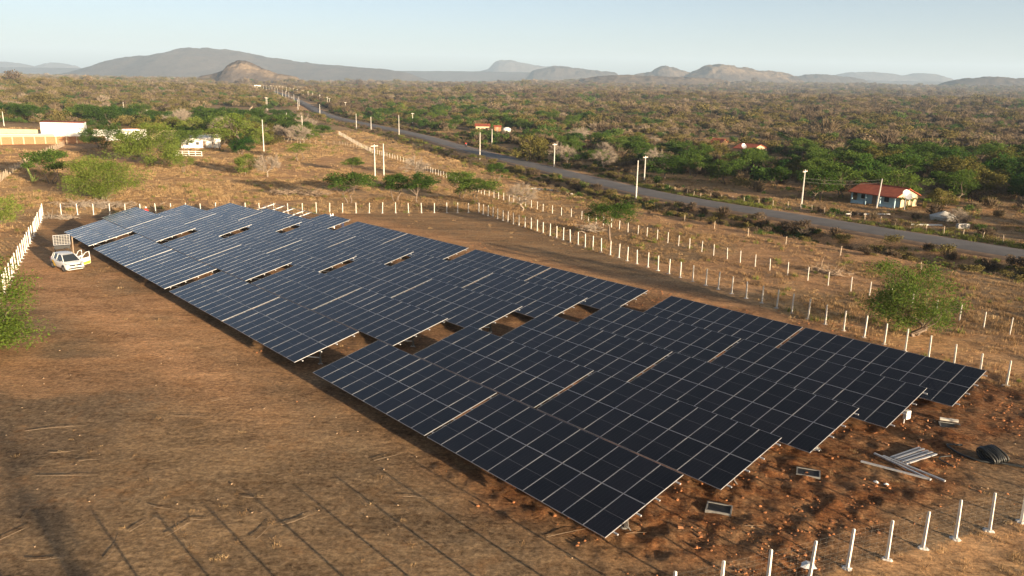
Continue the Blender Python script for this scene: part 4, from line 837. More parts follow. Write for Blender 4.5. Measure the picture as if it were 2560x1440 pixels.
def dish(x, y, z, r, label, rot):
    o = thing('satellite_dish', label, 'dish', (x, y, hz(x, y)), rot); Mx = Matrix.Translation((0, 0, z)) @ Euler((math.radians(55), 0, 0)).to_matrix().to_4x4()
    mb = MB(); mb.lathe([(0.02, 0), (r * 0.4, 0.05 * r), (r * 0.75, 0.19 * r), (r, 0.36 * r)], 18, M=Mx); mb.lathe([(r, 0.37 * r), (r * 0.75, 0.2 * r), (0.02, 0.02)], 18, M=Mx); mb.build('reflector', M['alu'], o, smooth=True)
    MB().tube([(0, 0, 0), (0, 0, z)], 0.05, 6).build('mast', M['galv'], o)
    tip = Mx @ Vector((0, 0, r * 0.9)); mb = MB()
    for k in range(3): a = 2.1 * k; mb.tube([Mx @ Vector((r * 0.98 * math.cos(a), r * 0.98 * math.sin(a), 0.36 * r)), tip], 0.015, 4)
    mb.build('feed_arm', M['galv'], o)
dish(67.6, 137.6, 2.5, 0.95, 'mesh satellite dish in front of the red roofed house', 0.3)
dish(73.0, 258.5, 3.2, 0.9, 'satellite dish at the tan house', 0.3)
# white compound on the left
def slab(name, label, cat, a, b, th, h, mat, top=None):
    d = Vector((b[0] - a[0], b[1] - a[1], 0)); L = d.length; o = thing(name, label, cat, (a[0], a[1], hz(*a) - 0.2), math.atan2(d.y, d.x)); dz = hz(*b) - hz(*a)
    V = [(0, 0, 0), (L, 0, dz), (L, th, dz), (0, th, 0), (0, 0, h + .2), (L, 0, h + dz + .2), (L, th, h + dz + .2), (0, th, h + .2)]
    MB().add(V, [(3, 2, 1, 0), (4, 5, 6, 7), (0, 1, 5, 4), (1, 2, 6, 5), (2, 3, 7, 6), (3, 0, 4, 7)]).build('wall', M[mat], o)
    if top: MB().add([(x - 0.06 if x == 0 else x + 0.06, -0.08 if k in (0, 1, 4, 5) else th + 0.08, z + (h + .2 if k < 4 else 0.12) if k < 4 else z + 0.12) for k, (x, yy, z) in enumerate(V)], [(3, 2, 1, 0), (4, 5, 6, 7), (0, 1, 5, 4), (1, 2, 6, 5), (2, 3, 7, 6), (3, 0, 4, 7)]).build('coping', M[top], o)
    return o, L
a_, b_ = (-145.0, 248.0), (-134.2, 252.4)
o, L = slab('white_hall', 'tall blank white building left of the dark mushroom tree', 'building', a_, b_, 9.0, 5.6, 'white', 'tile')
for k in range(2): MB().box(2.0 + k * 5, 3.2 + k * 5, 8.99, 9.06, 1.2, 3.0).build('window', M['dark'], o)
slab('white_wall', 'long low white wall right of the tall white building', 'wall', (-134.0, 256.5), (-122.0, 268.5), 0.3, 3.6, 'white', 'tile')
slab('plaster_wall', 'cream perimeter wall with palms left of the white building', 'wall', (-168.0, 246.0), (-146.0, 252.0), 0.25, 3.2, 'cream')
slab('plaster_wall', 'cream wall stub behind the trees right of the white wall', 'wall', (-121.5, 270.0), (-108, 284.0), 0.25, 3.0, 'cream')
o, L = slab('brick_wall', 'long orange brick boundary wall with pale pilasters on the left', 'wall', (-156.0, 214.5), (-126.5, 250.0), 0.2, 2.1, 'brick')
for k in range(int(L / 2.9) + 1):
    xx = k * 2.9; zz = (hz(-126.5, 250.0) - hz(-156, 214.5)) * xx / L; MB().box(xx - 0.14, xx + 0.14, -0.10, 0.003, zz, zz + 2.34).build('pilaster', M['cream'], o)
o, L = slab('shed', 'low blue grey shed roof showing over the brick wall', 'shed', (-158, 222.0), (-138.5, 243.5), 3.0, 2.35, 'cream'); MB().box(-0.3, L + 0.3, -0.4, 3.4, 2.62, 2.72, M=Matrix.Rotation(-(hz(-138.5, 243.5) - hz(-158, 222)) / L, 4, 'Y')).build('roof', M['galv'], o)
def rails(name, label, pts, sp, h, nr, mat, wdt=0.1, cat='fence'):
    o = thing(name, label, cat, (*pts[0], hz(*pts[0]))); ro = Vector(o.location); P = []
    for a, b in zip(pts[:-1], pts[1:]):
        n = max(1, round(math.dist(a, b) / sp)); P += [(a[0] + (b[0] - a[0]) * k / n, a[1] + (b[1] - a[1]) * k / n) for k in range(n)]
    P.append(pts[-1]); T = [Vector((x, y, hz(x, y))) - ro for x, y in P]; rg = random.Random(len(label))
    for q in T: MB().bar(q - Vector((0, 0, 0.2)), q + Vector((rg.uniform(-.05, .05), rg.uniform(-.05, .05), h * rg.uniform(0.85, 1.1))), wdt * rg.uniform(0.8, 1.2)).build('post', M[mat], o)
    for k in range(nr):
        z = h * (0.92 - 0.8 * k / max(1, nr - 1) if nr > 1 else 0.8)
        for a, b in zip(T[:-1], T[1:]): MB().bar(a + Vector((0, 0, z)), b + Vector((0, 0, z)), 0.035 if wdt < 0.12 else 0.07, 0.1 if wdt >= 0.1 else 0.02).build('rail', M[mat], o)
    return o
rails('corral_fence', 'white rail corral in front of the white farmhouse', [(-90.5, 215.5), (-84.0, 216.5)], 1.7, 1.4, 3, 'white', 0.14)
def stakes(label, pts, sp, h=1.3, mat='woodpale', wires=3, name='stake_fence'):
    o = thing(name, label, 'fence', (*pts[0], hz(*pts[0]))); ro = Vector(o.location); rg = random.Random(len(label) * 7); P = []
    for a, b in zip(pts[:-1], pts[1:]):
        n = max(1, round(math.dist(a, b) / sp)); P += [(a[0] + (b[0] - a[0]) * k / n, a[1] + (b[1] - a[1]) * k / n) for k in range(n)]
    P.append(pts[-1]); T = []
    mes = []
    for k in range(4):
        b = Vector((rg.uniform(-.1, .1), rg.uniform(-.1, .1), h * rg.uniform(.8, 1.1))); mes.append(MB().tube([(0, 0, -0.2), b * 0.5 + Vector((rg.uniform(-.06, .06), 0, 0)), b], [0.06, 0.055, 0.04], 5).me('stake', [M[mat]]))
    for x, y in P:
        q = Vector((x, y, hz(x, y))) - ro; T.append(q); obj('stake', mes[rg.randrange(4)], o, q, (0, 0, rg.uniform(0, 6)))
    V = MB()
    for k in range(wires):
        z = h * (0.35 + 0.5 * k / max(1, wires - 1))
        for a, b in zip(T[:-1], T[1:]): V.tube([a + Vector((0, 0, z)), b + Vector((0, 0, z))], 0.006, 3, caps=False)
    stuff(V.build('wire', M['wire'], o)); return o
stakes('crooked stake fence running along the left field edge', [(-100, 138), (-94.3, 146.4), (-102.0, 163.2), (-111.2, 184.4), (-122.6, 213.7), (-129.2, 231.4)], 1.5, 1.5)
stakes('stake fence across the bare field below the road', [(-87.5, 284.8), (-73.1, 280.6), (-60.0, 277.8), (-43.0, 252.2)], 2.4, 1.3)
stakes('wooden stake fence between the road and the house yards', [(30.5, 170), (35.7, 152.6), (42.0, 145.1), (48.0, 139), (54.2, 127.6), (56.5, 122.0), (59.6, 114), (65.0, 104.5), (72, 93), (80, 78)], 2.6, 1.25)
stakes('thin wire fence on stakes along the dark near verge', [(26, 120), (34.8, 100.3), (38.7, 92.6), (44, 84), (50.5, 76.5), (58, 64)], 8.0, 1.3)
stakes('stake fence along the left ridge edge beside the track', [(-134.5, 422.6), (-170, 520), (-205, 640), (-245, 770)], 5.0, 1.4, 'woodpale', 2)
# low concrete walls and blocks by the house
slab('concrete_kerb', 'long pale concrete slab in front of the red roofed house', 'slab', (55.0, 131.4), (62.4, 131.4), 0.3, 0.16, 'white')
slab('concrete_kerb', 'shorter pale concrete slab near the road', 'slab', (60.3, 120.0), (64.8, 119.5), 0.3, 0.2, 'white')
o = thing('block_stack', 'stack of pale concrete slabs beside the dark shrub', 'stack', (66.4, 116.9, hz(66.4, 116.9)), 0.1)
for k in range(4): MB().box(-0.9 + 0.06 * (k % 2), 0.9, -0.35, 0.35 - 0.07 * (k % 2), k * 0.2 + 0.01, k * 0.2 + 0.16).build('slab', M['conc'], o)
o = thing('cistern', 'grey cone roofed water tank right of the red roofed house', 'tank', (68.6, 126.5, hz(68.6, 126.5))); MB().lathe([(2.0, -0.1), (2.0, 0.55)], 20).build('wall', M['conc'], o, smooth=True); MB().lathe([(2.1, 0.55), (0.0, 1.4)], 20).build('roof', M['conc'], o)
o = thing('rubble_bank', 'low line of pale rubble by the road bushes', 'rubble', (8, 160, hz(8, 160))); rg = random.Random(4)
for k in range(14):
    x, y = 3.7 + 10 * k / 13, 163.5 - 5.6 * k / 13; MB().lathe([(0, 0.4 * rg.uniform(.5, 1.1)), (0.4, 0.25), (0.6, -0.1)], 7).build('stone', M['conc'], o, Vector((x, y, hz(x, y))) - Vector(o.location), (rg.uniform(-.3, .3), rg.uniform(-.3, .3), rg.uniform(0, 6)))
# banana plants
def banana(x, y, h, label, seed):
    o = thing('banana_plant', label, 'plant', (x, y, hz(x, y))); rg = random.Random(seed)
    for k in range(3):
        a = 2.1 * k; MB().tube([(0.2 * math.cos(a), 0.2 * math.sin(a), -0.1), (0.3 * math.cos(a), 0.3 * math.sin(a), h * 0.45)], [0.12, 0.08], 6).build('stem', M['leaf_o'], o)
    for k in range(13):
        a = k * 2.4; L = h * rg.uniform(0.45, 0.7); up = rg.uniform(0.5, 1.2); c = Vector((0.25 * math.cos(a), 0.25 * math.sin(a), h * 0.42)); d = Vector((math.cos(a), math.sin(a), 0)); s_ = Vector((-math.sin(a), math.cos(a), 0)); P = []
        for i in range(6):
            t = i / 5; p = c + d * L * t * 0.8 + Vector((0, 0, up * L * t - 0.9 * L * t * t * up)); ww = 0.28 * math.sin(math.pi * min(1, t * 0.85 + 0.15)) ** 0.7; P += [p - s_ * ww, p + Vector((0, 0, 0.02)), p + s_ * ww]
        F = [(3 * i + j, 3 * i + j + 1, 3 * i + j + 4, 3 * i + j + 3) for i in range(5) for j in range(2)]; MB().add(P, F).build('leaf', M['leaf_l'], o, smooth=True)
banana(68.6, 139.3, 3.4, 'banana plant before the gable of the red roofed house', 1)
banana(72.5, 140.6, 2.9, 'banana plant right of the gable of the red roofed house', 2)
banana(-149, 249.0, 3.4, 'palm like plant against the cream wall', 3)
banana(-156, 246.0, 2.8, 'second palm like plant further left at the cream wall', 4)
# ---- power poles ----------------------------------------------------------------------------
M['pole'] = simple('concrete_pole', (0.60, 0.56, 0.50), 0.9, var=0.1, scale=1.5)
M['porc'] = simple('insulator', (0.35, 0.2, 0.13), 0.3)
def pole(x, y, h, label, arm=True, az=0.9, group='power poles along the road', lean=0.0, stay=0):
    o = thing('power_pole', label, 'pole', (x, y, hz(x, y)), az, group); o.rotation_euler = (lean, lean * 0.6, az); mb = MB(); mb.bar((0, 0, -0.5), (0, 0, h), 0.24, 0.19, 0, 0.14, (0, 1, 0)); mb.build('shaft', M['pole'], o)
    if arm:
        c = MB().box(-1.0, 1.0, -0.075, 0.075, h - 0.42, h - 0.28).build('crossarm', M['pole'], o)
        for xx in (-0.9, 0.0, 0.9):
            if xx: MB().lathe([(0.05, h - 0.28), (0.09, h - 0.2), (0.05, h - 0.1), (0, h - 0.08)], 6).build('insulator', M['porc'], c, (xx, 0, 0))
    return o
PL_ = [(23.4, 152.5, 7.3, 0, 'tall bare white pole nearest the camera on the road verge'), (50.3, 139.1, 6.7, 1, 'white pole with crossarm left of the red roofed house'), (63.7, 139.6, 5.2, 0, 'leaning white pole in front of the red roofed house'), (-10.2, 237.5, 7.8, 0, 'tall white pole near the red motorcycle'), (-47.7, 334.2, 8.1, 0, 'white pole on the near verge at the bend below the valley house'),
 (29.5, 181.7, 5.9, 1, 'crossarm pole behind the nearest bare pole'), (10.6, 214.6, 6.3, 1, 'crossarm pole across the road by the big olive bush'), (-31.3, 180.3, 7.2, 1, 'left pole of the pair in the field'), (-29.7, 182.7, 7.3, 0, 'right pole of the pair in the field'), (-75.2, 385.4, 7.2, 0, 'left pole of two close together above the bend'), (-63.9, 361.0, 7.3, 0, 'right pole of two close together above the bend'), (-49.8, 395.9, 6.3, 1, 'crossarm pole in the valley grove'), (-8.0, 283.6, 5.8, 0, 'small pole in front of the valley brick hut'),
 (-118.6, 495.7, 6.6, 0, 'pole at the road edge where the verge bushes start'), (-74.1, 238.5, 9.4, 0, 'very tall thin pole right of the farmhouse'), (-76.8, 293.5, 8.6, 0, 'thin pole standing by the stake fence'), (-105.8, 376.0, 6.5, 0, 'tilted pole on the red track'), (-152.3, 572.7, 7.0, 0, 'pole beside the far road bend'), (-170.0, 560.5, 8.5, 1, 'front one of the double pole on the left of the road'), (-172.5, 566.5, 8.5, 1, 'rear one of the double pole on the left of the road'), (-176.4, 342.7, 6.0, 1, 'street lamp pole behind the white wall'), (-237.2, 494.6, 6.2, 0, 'lone pole in the scrub on the left slope'), (-171.8, 380.7, 5.6, 0, 'short pole between the tree row and the scrub'), (-198.4, 315.3, 5.5, 0, 'pole at the far left by the tree row'), (-119.9, 577.4, 5.8, 1, 'crossarm pole right of the far road'), (-145.3, 640, 6.6, 1, 'second crossarm pole right of the far road')]
for x, y, h, a, lab in PL_: pole(x, y, h, lab, bool(a), lean=0.05 if 'lean' in lab or 'tilt' in lab else 0.0)
FP_ = catmull(ROAD, 50.0); ln = 0; rn = 0
for i, (x, y) in enumerate(FP_):
    r = math.hypot(x, y)
    if r < 620 or r > 1500 or i == 0: continue
    t = FP_[min(i + 1, len(FP_) - 1)] - FP_[i - 1]; t /= np.linalg.norm(t); n_ = np.array([t[1], -t[0]])
    pole(x - n_[0] * 7.5, y - n_[1] * 7.5, 7.5, 'far pole on the left verge, %s going away' % ordinal(rn + 1), False, group='far poles left of the road'); pole(x + n_[0] * 16 + t[0] * 20, y + n_[1] * 16 + t[1] * 20, 7.0, 'far crossarm pole right of the road, %s going away' % ordinal(rn + 1), True, group='far poles right of the road'); rn += 1
def wires(label, pairs, sag=0.35, r=0.012):
    o = thing('power_line', label, 'wire', pairs[0][0])
    for a, b in pairs:
        a = Vector(a) - Vector(o.location); b = Vector(b) - Vector(o.location); MB().tube([a.lerp(b, t) - Vector((0, 0, sag * 4 * t * (1 - t))) for t in np.linspace(0, 1, 9)], r, 4).build('cable', M['wire'], o)
za, zb = hz(50.3, 139.1), hz(63.7, 139.6)
wires('two cables between the crossarm pole and the house pole', [((50.3, 139.1, za + 5.2), (63.7, 139.6, zb + 5.0)), ((50.3, 139.1, za + 4.6), (63.7, 139.6, zb + 4.5))])
o = thing('billboard', 'white roadside billboard on posts far along the road', 'billboard', (-372, 1185, hz(-372, 1185)), 0.3); MB().box(-4.5, 4.5, -0.1, 0.1, 3.0, 7.2).build('panel', M['white'], o)
for xx in (-4, 4): MB().box(xx - 0.2, xx + 0.2, -0.1, 0.1, -0.3, 3.0).build('post', M['pole'], o)
# ---- the car, with its two left doors open ----------------------------------------------------------
M['paint'] = simple('white_car_paint', (0.64, 0.64, 0.63), 0.25, 0, 0.5); M['paint_y'] = simple('yellow_livery', (0.75, 0.46, 0.05), 0.3, 0, 0.5)
M['glass'] = simple('tinted_glass', (0.025, 0.03, 0.035), 0.06, 0, 0.8); M['tyre'] = simple('tyre_rubber', (0.025, 0.025, 0.025), 0.85); M['rim'] = simple('wheel_rim', (0.45, 0.45, 0.46), 0.35, 0.7); M['lamp'] = simple('headlamp_glass', (0.33, 0.35, 0.36), 0.12, 0.2, 0.7); M['black'] = simple('black_plastic_and_shade', (0.02, 0.02, 0.02), 0.5); M['red'] = simple('red_lens', (0.35, 0.02, 0.02), 0.3); M['seat'] = simple('seat_cloth', (0.09, 0.085, 0.08), 0.95)
def car(label, x, y, rot, open_left=True, livery=True):
    o = thing('parked_car' if open_left else 'driving_car', label, 'car', (x, y, hz(x, y) + (0.0 if open_left else 0.24)), rot)
    # lower body: stations along x (front = +2.03)
    S = [(2.03, 0.30, 0.52, 0.58), (1.98, 0.22, 0.68, 0.76), (1.75, 0.20, 0.80, 0.83), (1.30, 0.20, 0.90, 0.86), (0.85, 0.20, 0.97, 0.865), (0.0, 0.20, 0.98, 0.865), (-0.9, 0.20, 0.99, 0.865), (-1.5, 0.20, 1.00, 0.85), (-1.9, 0.24, 1.00, 0.80), (-2.03, 0.34, 0.92, 0.70)]
    V = []; F = []
    for (xx, zb, zt, hw) in S:
        zm = zb + (zt - zb) * 0.55; prof = [(0, zb), (hw * 0.86, zb), (hw * 0.98, zb + 0.10), (hw, zm), (hw * 0.965, zt - 0.09), (hw * 0.86, zt), (0, zt + 0.012)]
        pts = [(-a, b) for a, b in prof[::-1]] + prof[1:-1] if False else prof + [(-a, b) for a, b in prof[-2:0:-1]]
        V += [(xx, a, b) for a, b in pts]
    n = 12
    for k in range(len(S) - 1): F += [(k * n + j, k * n + (j + 1) % n, (k + 1) * n + (j + 1) % n, (k + 1) * n + j) for j in range(n)]
    F += [tuple(range(n))[::-1], tuple(range((len(S) - 1) * n, len(S) * n))]
    MB().add(V, [f[::-1] for f in F]).build('body', M['paint'], o, smooth=True)
    # roof, pillars and glazing
    rb = [(0.42, 1.46, 0.55), (-0.2, 1.53, 0.60), (-0.9, 1.52, 0.60), (-1.55, 1.44, 0.56)]; V = []
    for xx, zt, hw in rb: V += [(xx, -hw, zt - 0.05), (xx, -hw * 0.8, zt - 0.005), (xx, 0, zt + 0.02), (xx, hw * 0.8, zt - 0.005), (xx, hw, zt - 0.05)]
    F = [(k * 5 + j, (k + 1) * 5 + j, (k + 1) * 5 + j + 1, k * 5 + j + 1) for k in range(3) for j in range(4)]; nb = len(V); V += [(a, b, c - 0.05) for a, b, c in V]; F += [tuple(i + nb for i in f[::-1]) for f in F]
    MB().add(V, F).build('roof', M['paint'], o, smooth=True)
    MB().quad((1.22, -0.70, 0.93), (1.22, 0.70, 0.93), (0.44, 0.53, 1.43), (0.44, -0.53, 1.43)).build('windscreen', M['glass'], o)
    MB().quad((-1.95, 0.62, 1.00), (-1.95, -0.62, 1.00), (-1.56, -0.52, 1.40), (-1.56, 0.52, 1.40)).build('rear_window', M['glass'], o)
    for sgn in (-1, 1):
        P = lambda xx, yy, zz: (xx, sgn * yy, zz)
        for a, b in (((1.25, 0.76, 0.93), (0.43, 0.56, 1.44)), ((-1.62, 0.74, 0.97), (-1.55, 0.55, 1.42)), ((-0.28, 0.80, 0.97), (-0.25, 0.60, 1.49)), ((-1.1, 0.79, 0.98), (-1.15, 0.585, 1.46))): MB().bar(P(*a), P(*b), 0.07, 0.06).build('pillar', M['paint'], o)
        if sgn < 0 or not open_left:
            for q in ([(1.05, 0.765, 0.97), (-0.22, 0.80, 0.985), (-0.22, 0.61, 1.45), (0.42, 0.575, 1.41)], [(-0.33, 0.80, 0.985), (-1.06, 0.79, 0.995), (-1.1, 0.60, 1.42), (-0.33, 0.61, 1.45)]): MB().quad(*[P(*v) for v in (q if sgn < 0 else q[::-1])]).build('side_window', M['glass'], o)
            if livery: MB().quad(P(-0.35, 0.871, 0.30), P(-1.15, 0.871, 0.30), P(-1.35, 0.868, 0.78), P(-0.95, 0.870, 0.85)).build('livery_panel', M['paint_y'], o)
            MB().box(0.75, 0.95, -0.98 if sgn < 0 else 0.86, -0.86 if sgn < 0 else 0.98, 0.98, 1.10).build('mirror', M['black'], o)
        for wx in (1.30, -1.29):
            yy = sgn * 0.74; wl = obj('wheel', MB().lathe([(0.19, -0.10), (0.30, -0.105), (0.315, -0.06), (0.315, 0.06), (0.30, 0.105), (0.19, 0.10)], 18, M=Euler((math.pi / 2, 0, 0)).to_matrix().to_4x4()).me('wheel', [M['tyre']], True), o, (wx, yy, 0.315))
            r_ = MB().lathe([(0.0, 0.085), (0.06, 0.10), (0.17, 0.085), (0.2, 0.1), (0.2, -0.09), (0.0, -0.09)], 14, M=Euler((math.pi / 2 * (1 if sgn < 0 else -1), 0, 0)).to_matrix().to_4x4()); obj('rim', r_.me('rim', [M['rim']], True), wl)
            MB().lathe([(0.0, 0.0), (0.37, 0.0)], 16, M=Matrix.Translation((wx, sgn * 0.868, 0.33)) @ Euler((math.pi / 2 * (1 if sgn < 0 else -1), 0, 0)).to_matrix().to_4x4()).build('wheel_arch', M['black'], o)
            wl.location.y = sgn * 0.80
        hl = MB().add([P(1.93, 0.42, 0.70), P(1.80, 0.80, 0.74), P(1.60, 0.83, 0.86), P(1.88, 0.50, 0.80), P(2.01, 0.42, 0.68), P(1.87, 0.815, 0.71), P(1.66, 0.85, 0.84), P(1.95, 0.50, 0.79)], [(4, 5, 6, 7), (0, 1, 5, 4), (1, 2, 6, 5), (2, 3, 7, 6), (3, 0, 4, 7), (3, 2, 1, 0)]).build('headlight', M['lamp'], o)
        MB().box(-2.06, -1.9, *sorted((sgn * 0.55, sgn * 0.76)), 0.70, 0.95).build('tail_light', M['red'], o)
    MB().box(1.95, 2.045, -0.55, 0.55, 0.58, 0.71).build('grille', M['black'], o); MB().box(1.9, 2.06, -0.68, 0.68, 0.31, 0.44).build('lower_grille', M['black'], o)
    MB().add([(2.055, 0, 0.73), (2.055, 0.065, 0.65), (2.055, 0, 0.56), (2.055, -0.065, 0.65), (2.03, 0, 0.76), (2.03, 0.085, 0.65), (2.03, 0, 0.53), (2.03, -0.085, 0.65)], [(3, 2, 1, 0), (0, 1, 5, 4), (1, 2, 6, 5), (2, 3, 7, 6), (3, 0, 4, 7)]).build('badge', M['alu'], o)
    MB().box(2.04, 2.055, -0.2, 0.2, 0.46, 0.55).build('number_plate', M['rim'], o)
    if open_left:
        MB().box(-1.45, 0.95, 0.70, 0.872, 0.28, 0.96).build('doorway_shade', M['black'], o)  # black box stands in for the shaded cabin behind the open doors
        for xx in (0.25, -0.75): MB().box(xx - 0.25, xx + 0.2, -0.6, 0.6, 0.45, 0.62).box(xx - 0.35, xx - 0.2, -0.6, 0.6, 0.6, 1.15).build('seat', M['seat'], o)
        for hx, wd, ang in ((0.98, 1.2, math.radians(-62)), (-0.25, 0.95, math.radians(-58))):
            Mx = Matrix.Translation((hx, 0.88, 0)) @ Matrix.Rotation(ang, 4, 'Z'); inv_ = lambda *p: Mx @ Vector(p)
            d = MB().box(-wd, 0, 0, 0.07, 0.30, 0.97, M=Mx).build('door', M['paint'], o)
            MB().quad(*[inv_(a, 0.074, b) for a, b in ((-wd * 0.98, 0.32), (-wd * 0.02, 0.32), (-wd * 0.02, 0.55), (-wd * 0.98, 0.60))][::-1]).build('livery_stripe', M['paint_y'], d); MB().quad(*[inv_(a, -0.004, b) for a, b in ((-wd * 0.98, 0.32), (-wd * 0.02, 0.32), (-wd * 0.02, 0.5), (-wd * 0.98, 0.72))]).build('livery_stripe', M['paint_y'], d)
            fr = MB(); fr.tube([inv_(-0.02, 0.035, 0.95), inv_(-0.45 * wd, 0.02, 1.38), inv_(-0.7 * wd, 0.0, 1.46), inv_(-0.99 * wd, 0.0, 1.47), inv_(-0.99 * wd, 0.035, 0.95)], 0.035, 5); fr.build('window_frame', M['paint'], d)
    return o
car('white hatchback with two open doors beside the left fence', -42.95, 75.05, math.radians(-40.5))
car('small white car driving far away on the road', -226.5, 829, math.radians(-71), False, False)
# ---- solar pump cart behind the car --------------------------------------------------------------------
def cell6():
    m = Mt('small_panel_cells'); tc = m.n('TexCoord').outputs['Object']; b = m.n('TexBrick'); b.offset = 0.0; b.inputs['Scale'].default_value = 1.0; b.inputs['Brick Width'].default_value = 0.245; b.inputs['Row Height'].default_value = 0.17; b.inputs['Mortar Size'].default_value = 0.016
    for k, c in (('Color1', (0.03, 0.03, 0.035)), ('Color2', (0.045, 0.045, 0.05)), ('Mortar', (0.40, 0.38, 0.34))): b.inputs[k].default_value = (*c, 1)
    m.l(tc, b.inputs[0]); m.set(b.outputs[0], 0.35); return m.m
o = thing('solar_cart', 'small framed solar panel on a dark box cart behind the car', 'cart', (-47.0, 81.6, hz(-47.0, 81.6)), math.radians(28))
for a in (-0.68, 0.68):
    for b in (-0.45, 0.45): MB().bar((a, b, 0), (a, b, 1.15), 0.06).build('leg', M['black'], o)
MB().box(-0.74, 0.74, -0.5, 0.5, 0.78, 1.12).build('case', M['black'], o); MB().box(-0.9, 0.9, -0.55, 0.55, 0.1, 0.16).build('deck', M['wood'], o)
p = MB().box(-0.735, 0.735, -0.51, 0.51, 0, 0.03).build('solar_panel', cell6(), o, (0, 0.05, 1.62), (math.radians(58), 0, 0)); fb = MB()
fb.box(-0.78, 0.78, -0.56, -0.51, -0.02, 0.045).box(-0.78, 0.78, 0.51, 0.56, -0.02, 0.045).box(-0.78, -0.735, -0.51, 0.51, -0.02, 0.045).box(0.735, 0.78, -0.51, 0.51, -0.02, 0.045).build('frame', M['alu'], p)
MB().tube([(0.95, 0.2, 0), (0.98, 0.2, 1.9)], 0.06, 6).build('mast', M['wood'], o)
# ---- people -------------------------------------------------------------------------------------------
M['skin'] = simple('skin', (0.30, 0.17, 0.11), 0.6); M['cl_red'] = simple('red_shirt', (0.55, 0.03, 0.03), 0.9); M['cl_navy'] = simple('navy_workwear', (0.03, 0.04, 0.09), 0.9); M['cl_white'] = simple('white_helmet', (0.8, 0.8, 0.78), 0.4); M['hair'] = simple('dark_hair', (0.02, 0.015, 0.012), 0.8)
def figure(o, J, shirt, trousers, hat):
    """J: joint positions; one skinned body, clothing as material zones, headwear and hair as children"""
    names = ['pelvis', 'chest', 'neck', 'head', 'top', 'shL', 'elL', 'haL', 'shR', 'elR', 'haR', 'hipL', 'knL', 'anL', 'toL', 'hipR', 'knR', 'anR', 'toR']
    E = [(0, 1), (1, 2), (2, 3), (3, 4), (1, 5), (5, 6), (6, 7), (1, 8), (8, 9), (9, 10), (0, 11), (11, 12), (12, 13), (13, 14), (0, 15), (15, 16), (16, 17), (17, 18)]
    R = [.13, .15, .055, .10, .075, .065, .045, .04, .065, .045, .04, .09, .062, .042, .045, .09, .062, .042, .045]
    me = bpy.data.meshes.new('body'); me.from_pydata([J[k] for k in names], E, []); b = obj('body', me, o)
    md = b.modifiers.new('skin', 'SKIN'); 
    for v, r in zip(me.skin_vertices[0].data, R): v.radius = (r, r * 0.85)
    me.skin_vertices[0].data[0].use_root = True; b.modifiers.new('sub', 'SUBSURF').levels = 1; b.modifiers['sub'].render_levels = 2
    me.materials.append(shirt); 
    def limb(nm, ks, rs, mt): MB().tube([J[k] for k in ks], rs, 8).build(nm, mt, b, smooth=True)
    limb('trousers', ('hipL', 'knL', 'anL'), [.105, .078, .06], trousers); limb('trousers', ('hipR', 'knR', 'anR'), [.105, .078, .06], trousers)
    H_ = Vector(J['head']); Mx = Matrix.Translation(H_); MB().lathe([(0, -.13), (.07, -.11), (.1, -.02), (.095, .05), (.06, .11), (0, .13)], 10, M=Mx).build('face', M['skin'], b, smooth=True)
    MB().lathe([(.13, .02), (.115, .05), (.105, .10), (.06, .15), (0, .165)], 10, M=Mx).build('helmet' if hat else 'hair', M['cl_white'] if hat else M['hair'], b, smooth=True)
    for k in ('haL', 'haR'): MB().lathe([(0, -.05), (.04, -.02), (.045, .03), (0, .06)], 6, M=Matrix.Translation(J[k])).build('hand', M['skin'], b, smooth=True)
STAND = dict(pelvis=(0, 0, .95), chest=(0.02, 0, 1.32), neck=(0.03, 0, 1.48), head=(0.05, 0, 1.62), top=(0.05, 0, 1.72), shL=(0, .19, 1.40), elL=(0.08, .25, 1.14), haL=(0.3, .2, 1.1), shR=(0, -.19, 1.40), elR=(0.06, -.26, 1.14), haR=(0.28, -.2, 1.05), hipL=(0, .1, .9), knL=(0.03, .11, .5), anL=(0, .12, .09), toL=(0.16, .13, .05), hipR=(0, -.1, .9), knR=(0.05, -.11, .5), anR=(-0.02, -.12, .09), toR=(0.14, -.13, .05))
o = thing('person', 'worker in white helmet and red shirt behind the far left tables', 'person', (-50.4, 108.6, hz(-50.4, 108.6)), 2.0); figure(o, STAND, M['cl_red'], M['cl_navy'], True)
BEND = dict(STAND); BEND.update(chest=(0.26, 0, 1.16), neck=(0.38, 0, 1.22), head=(0.5, 0, 1.24), top=(0.58, 0, 1.28), shL=(0.28, .19, 1.18), elL=(0.42, .24, 0.95), haL=(0.6, .15, 0.95), shR=(0.28, -.19, 1.18), elR=(0.42, -.24, 0.95), haR=(0.6, -.12, 1.0))
o = thing('person', 'worker in dark trousers bending under the far right table end', 'person', (-22.6, 104.6, hz(-22.6, 104.6)), 2.4); figure(o, BEND, M['cl_navy'], M['cl_navy'], True)
o = thing('ladder', 'white step ladder leaning under the far right table end', 'ladder', (-24.0, 104.9, hz(-24.0, 104.9)), 0.5)
for s_ in (-0.2, 0.2): MB().bar((s_, 0, 0), (s_ * 0.8, 0.35, 1.9), 0.06).build('stile', M['alu'], o); MB().bar((s_, 0.8, 0), (s_ * 0.8, 0.37, 1.9), 0.05).build('stile', M['alu'], o)
for k in range(5): MB().bar((-0.2, 0.06 + 0.06 * k, 0.35 * (k + 1) - 0.05), (0.2, 0.06 + 0.06 * k, 0.35 * (k + 1) - 0.05), 0.06, 0.04).build('step', M['alu'], o)
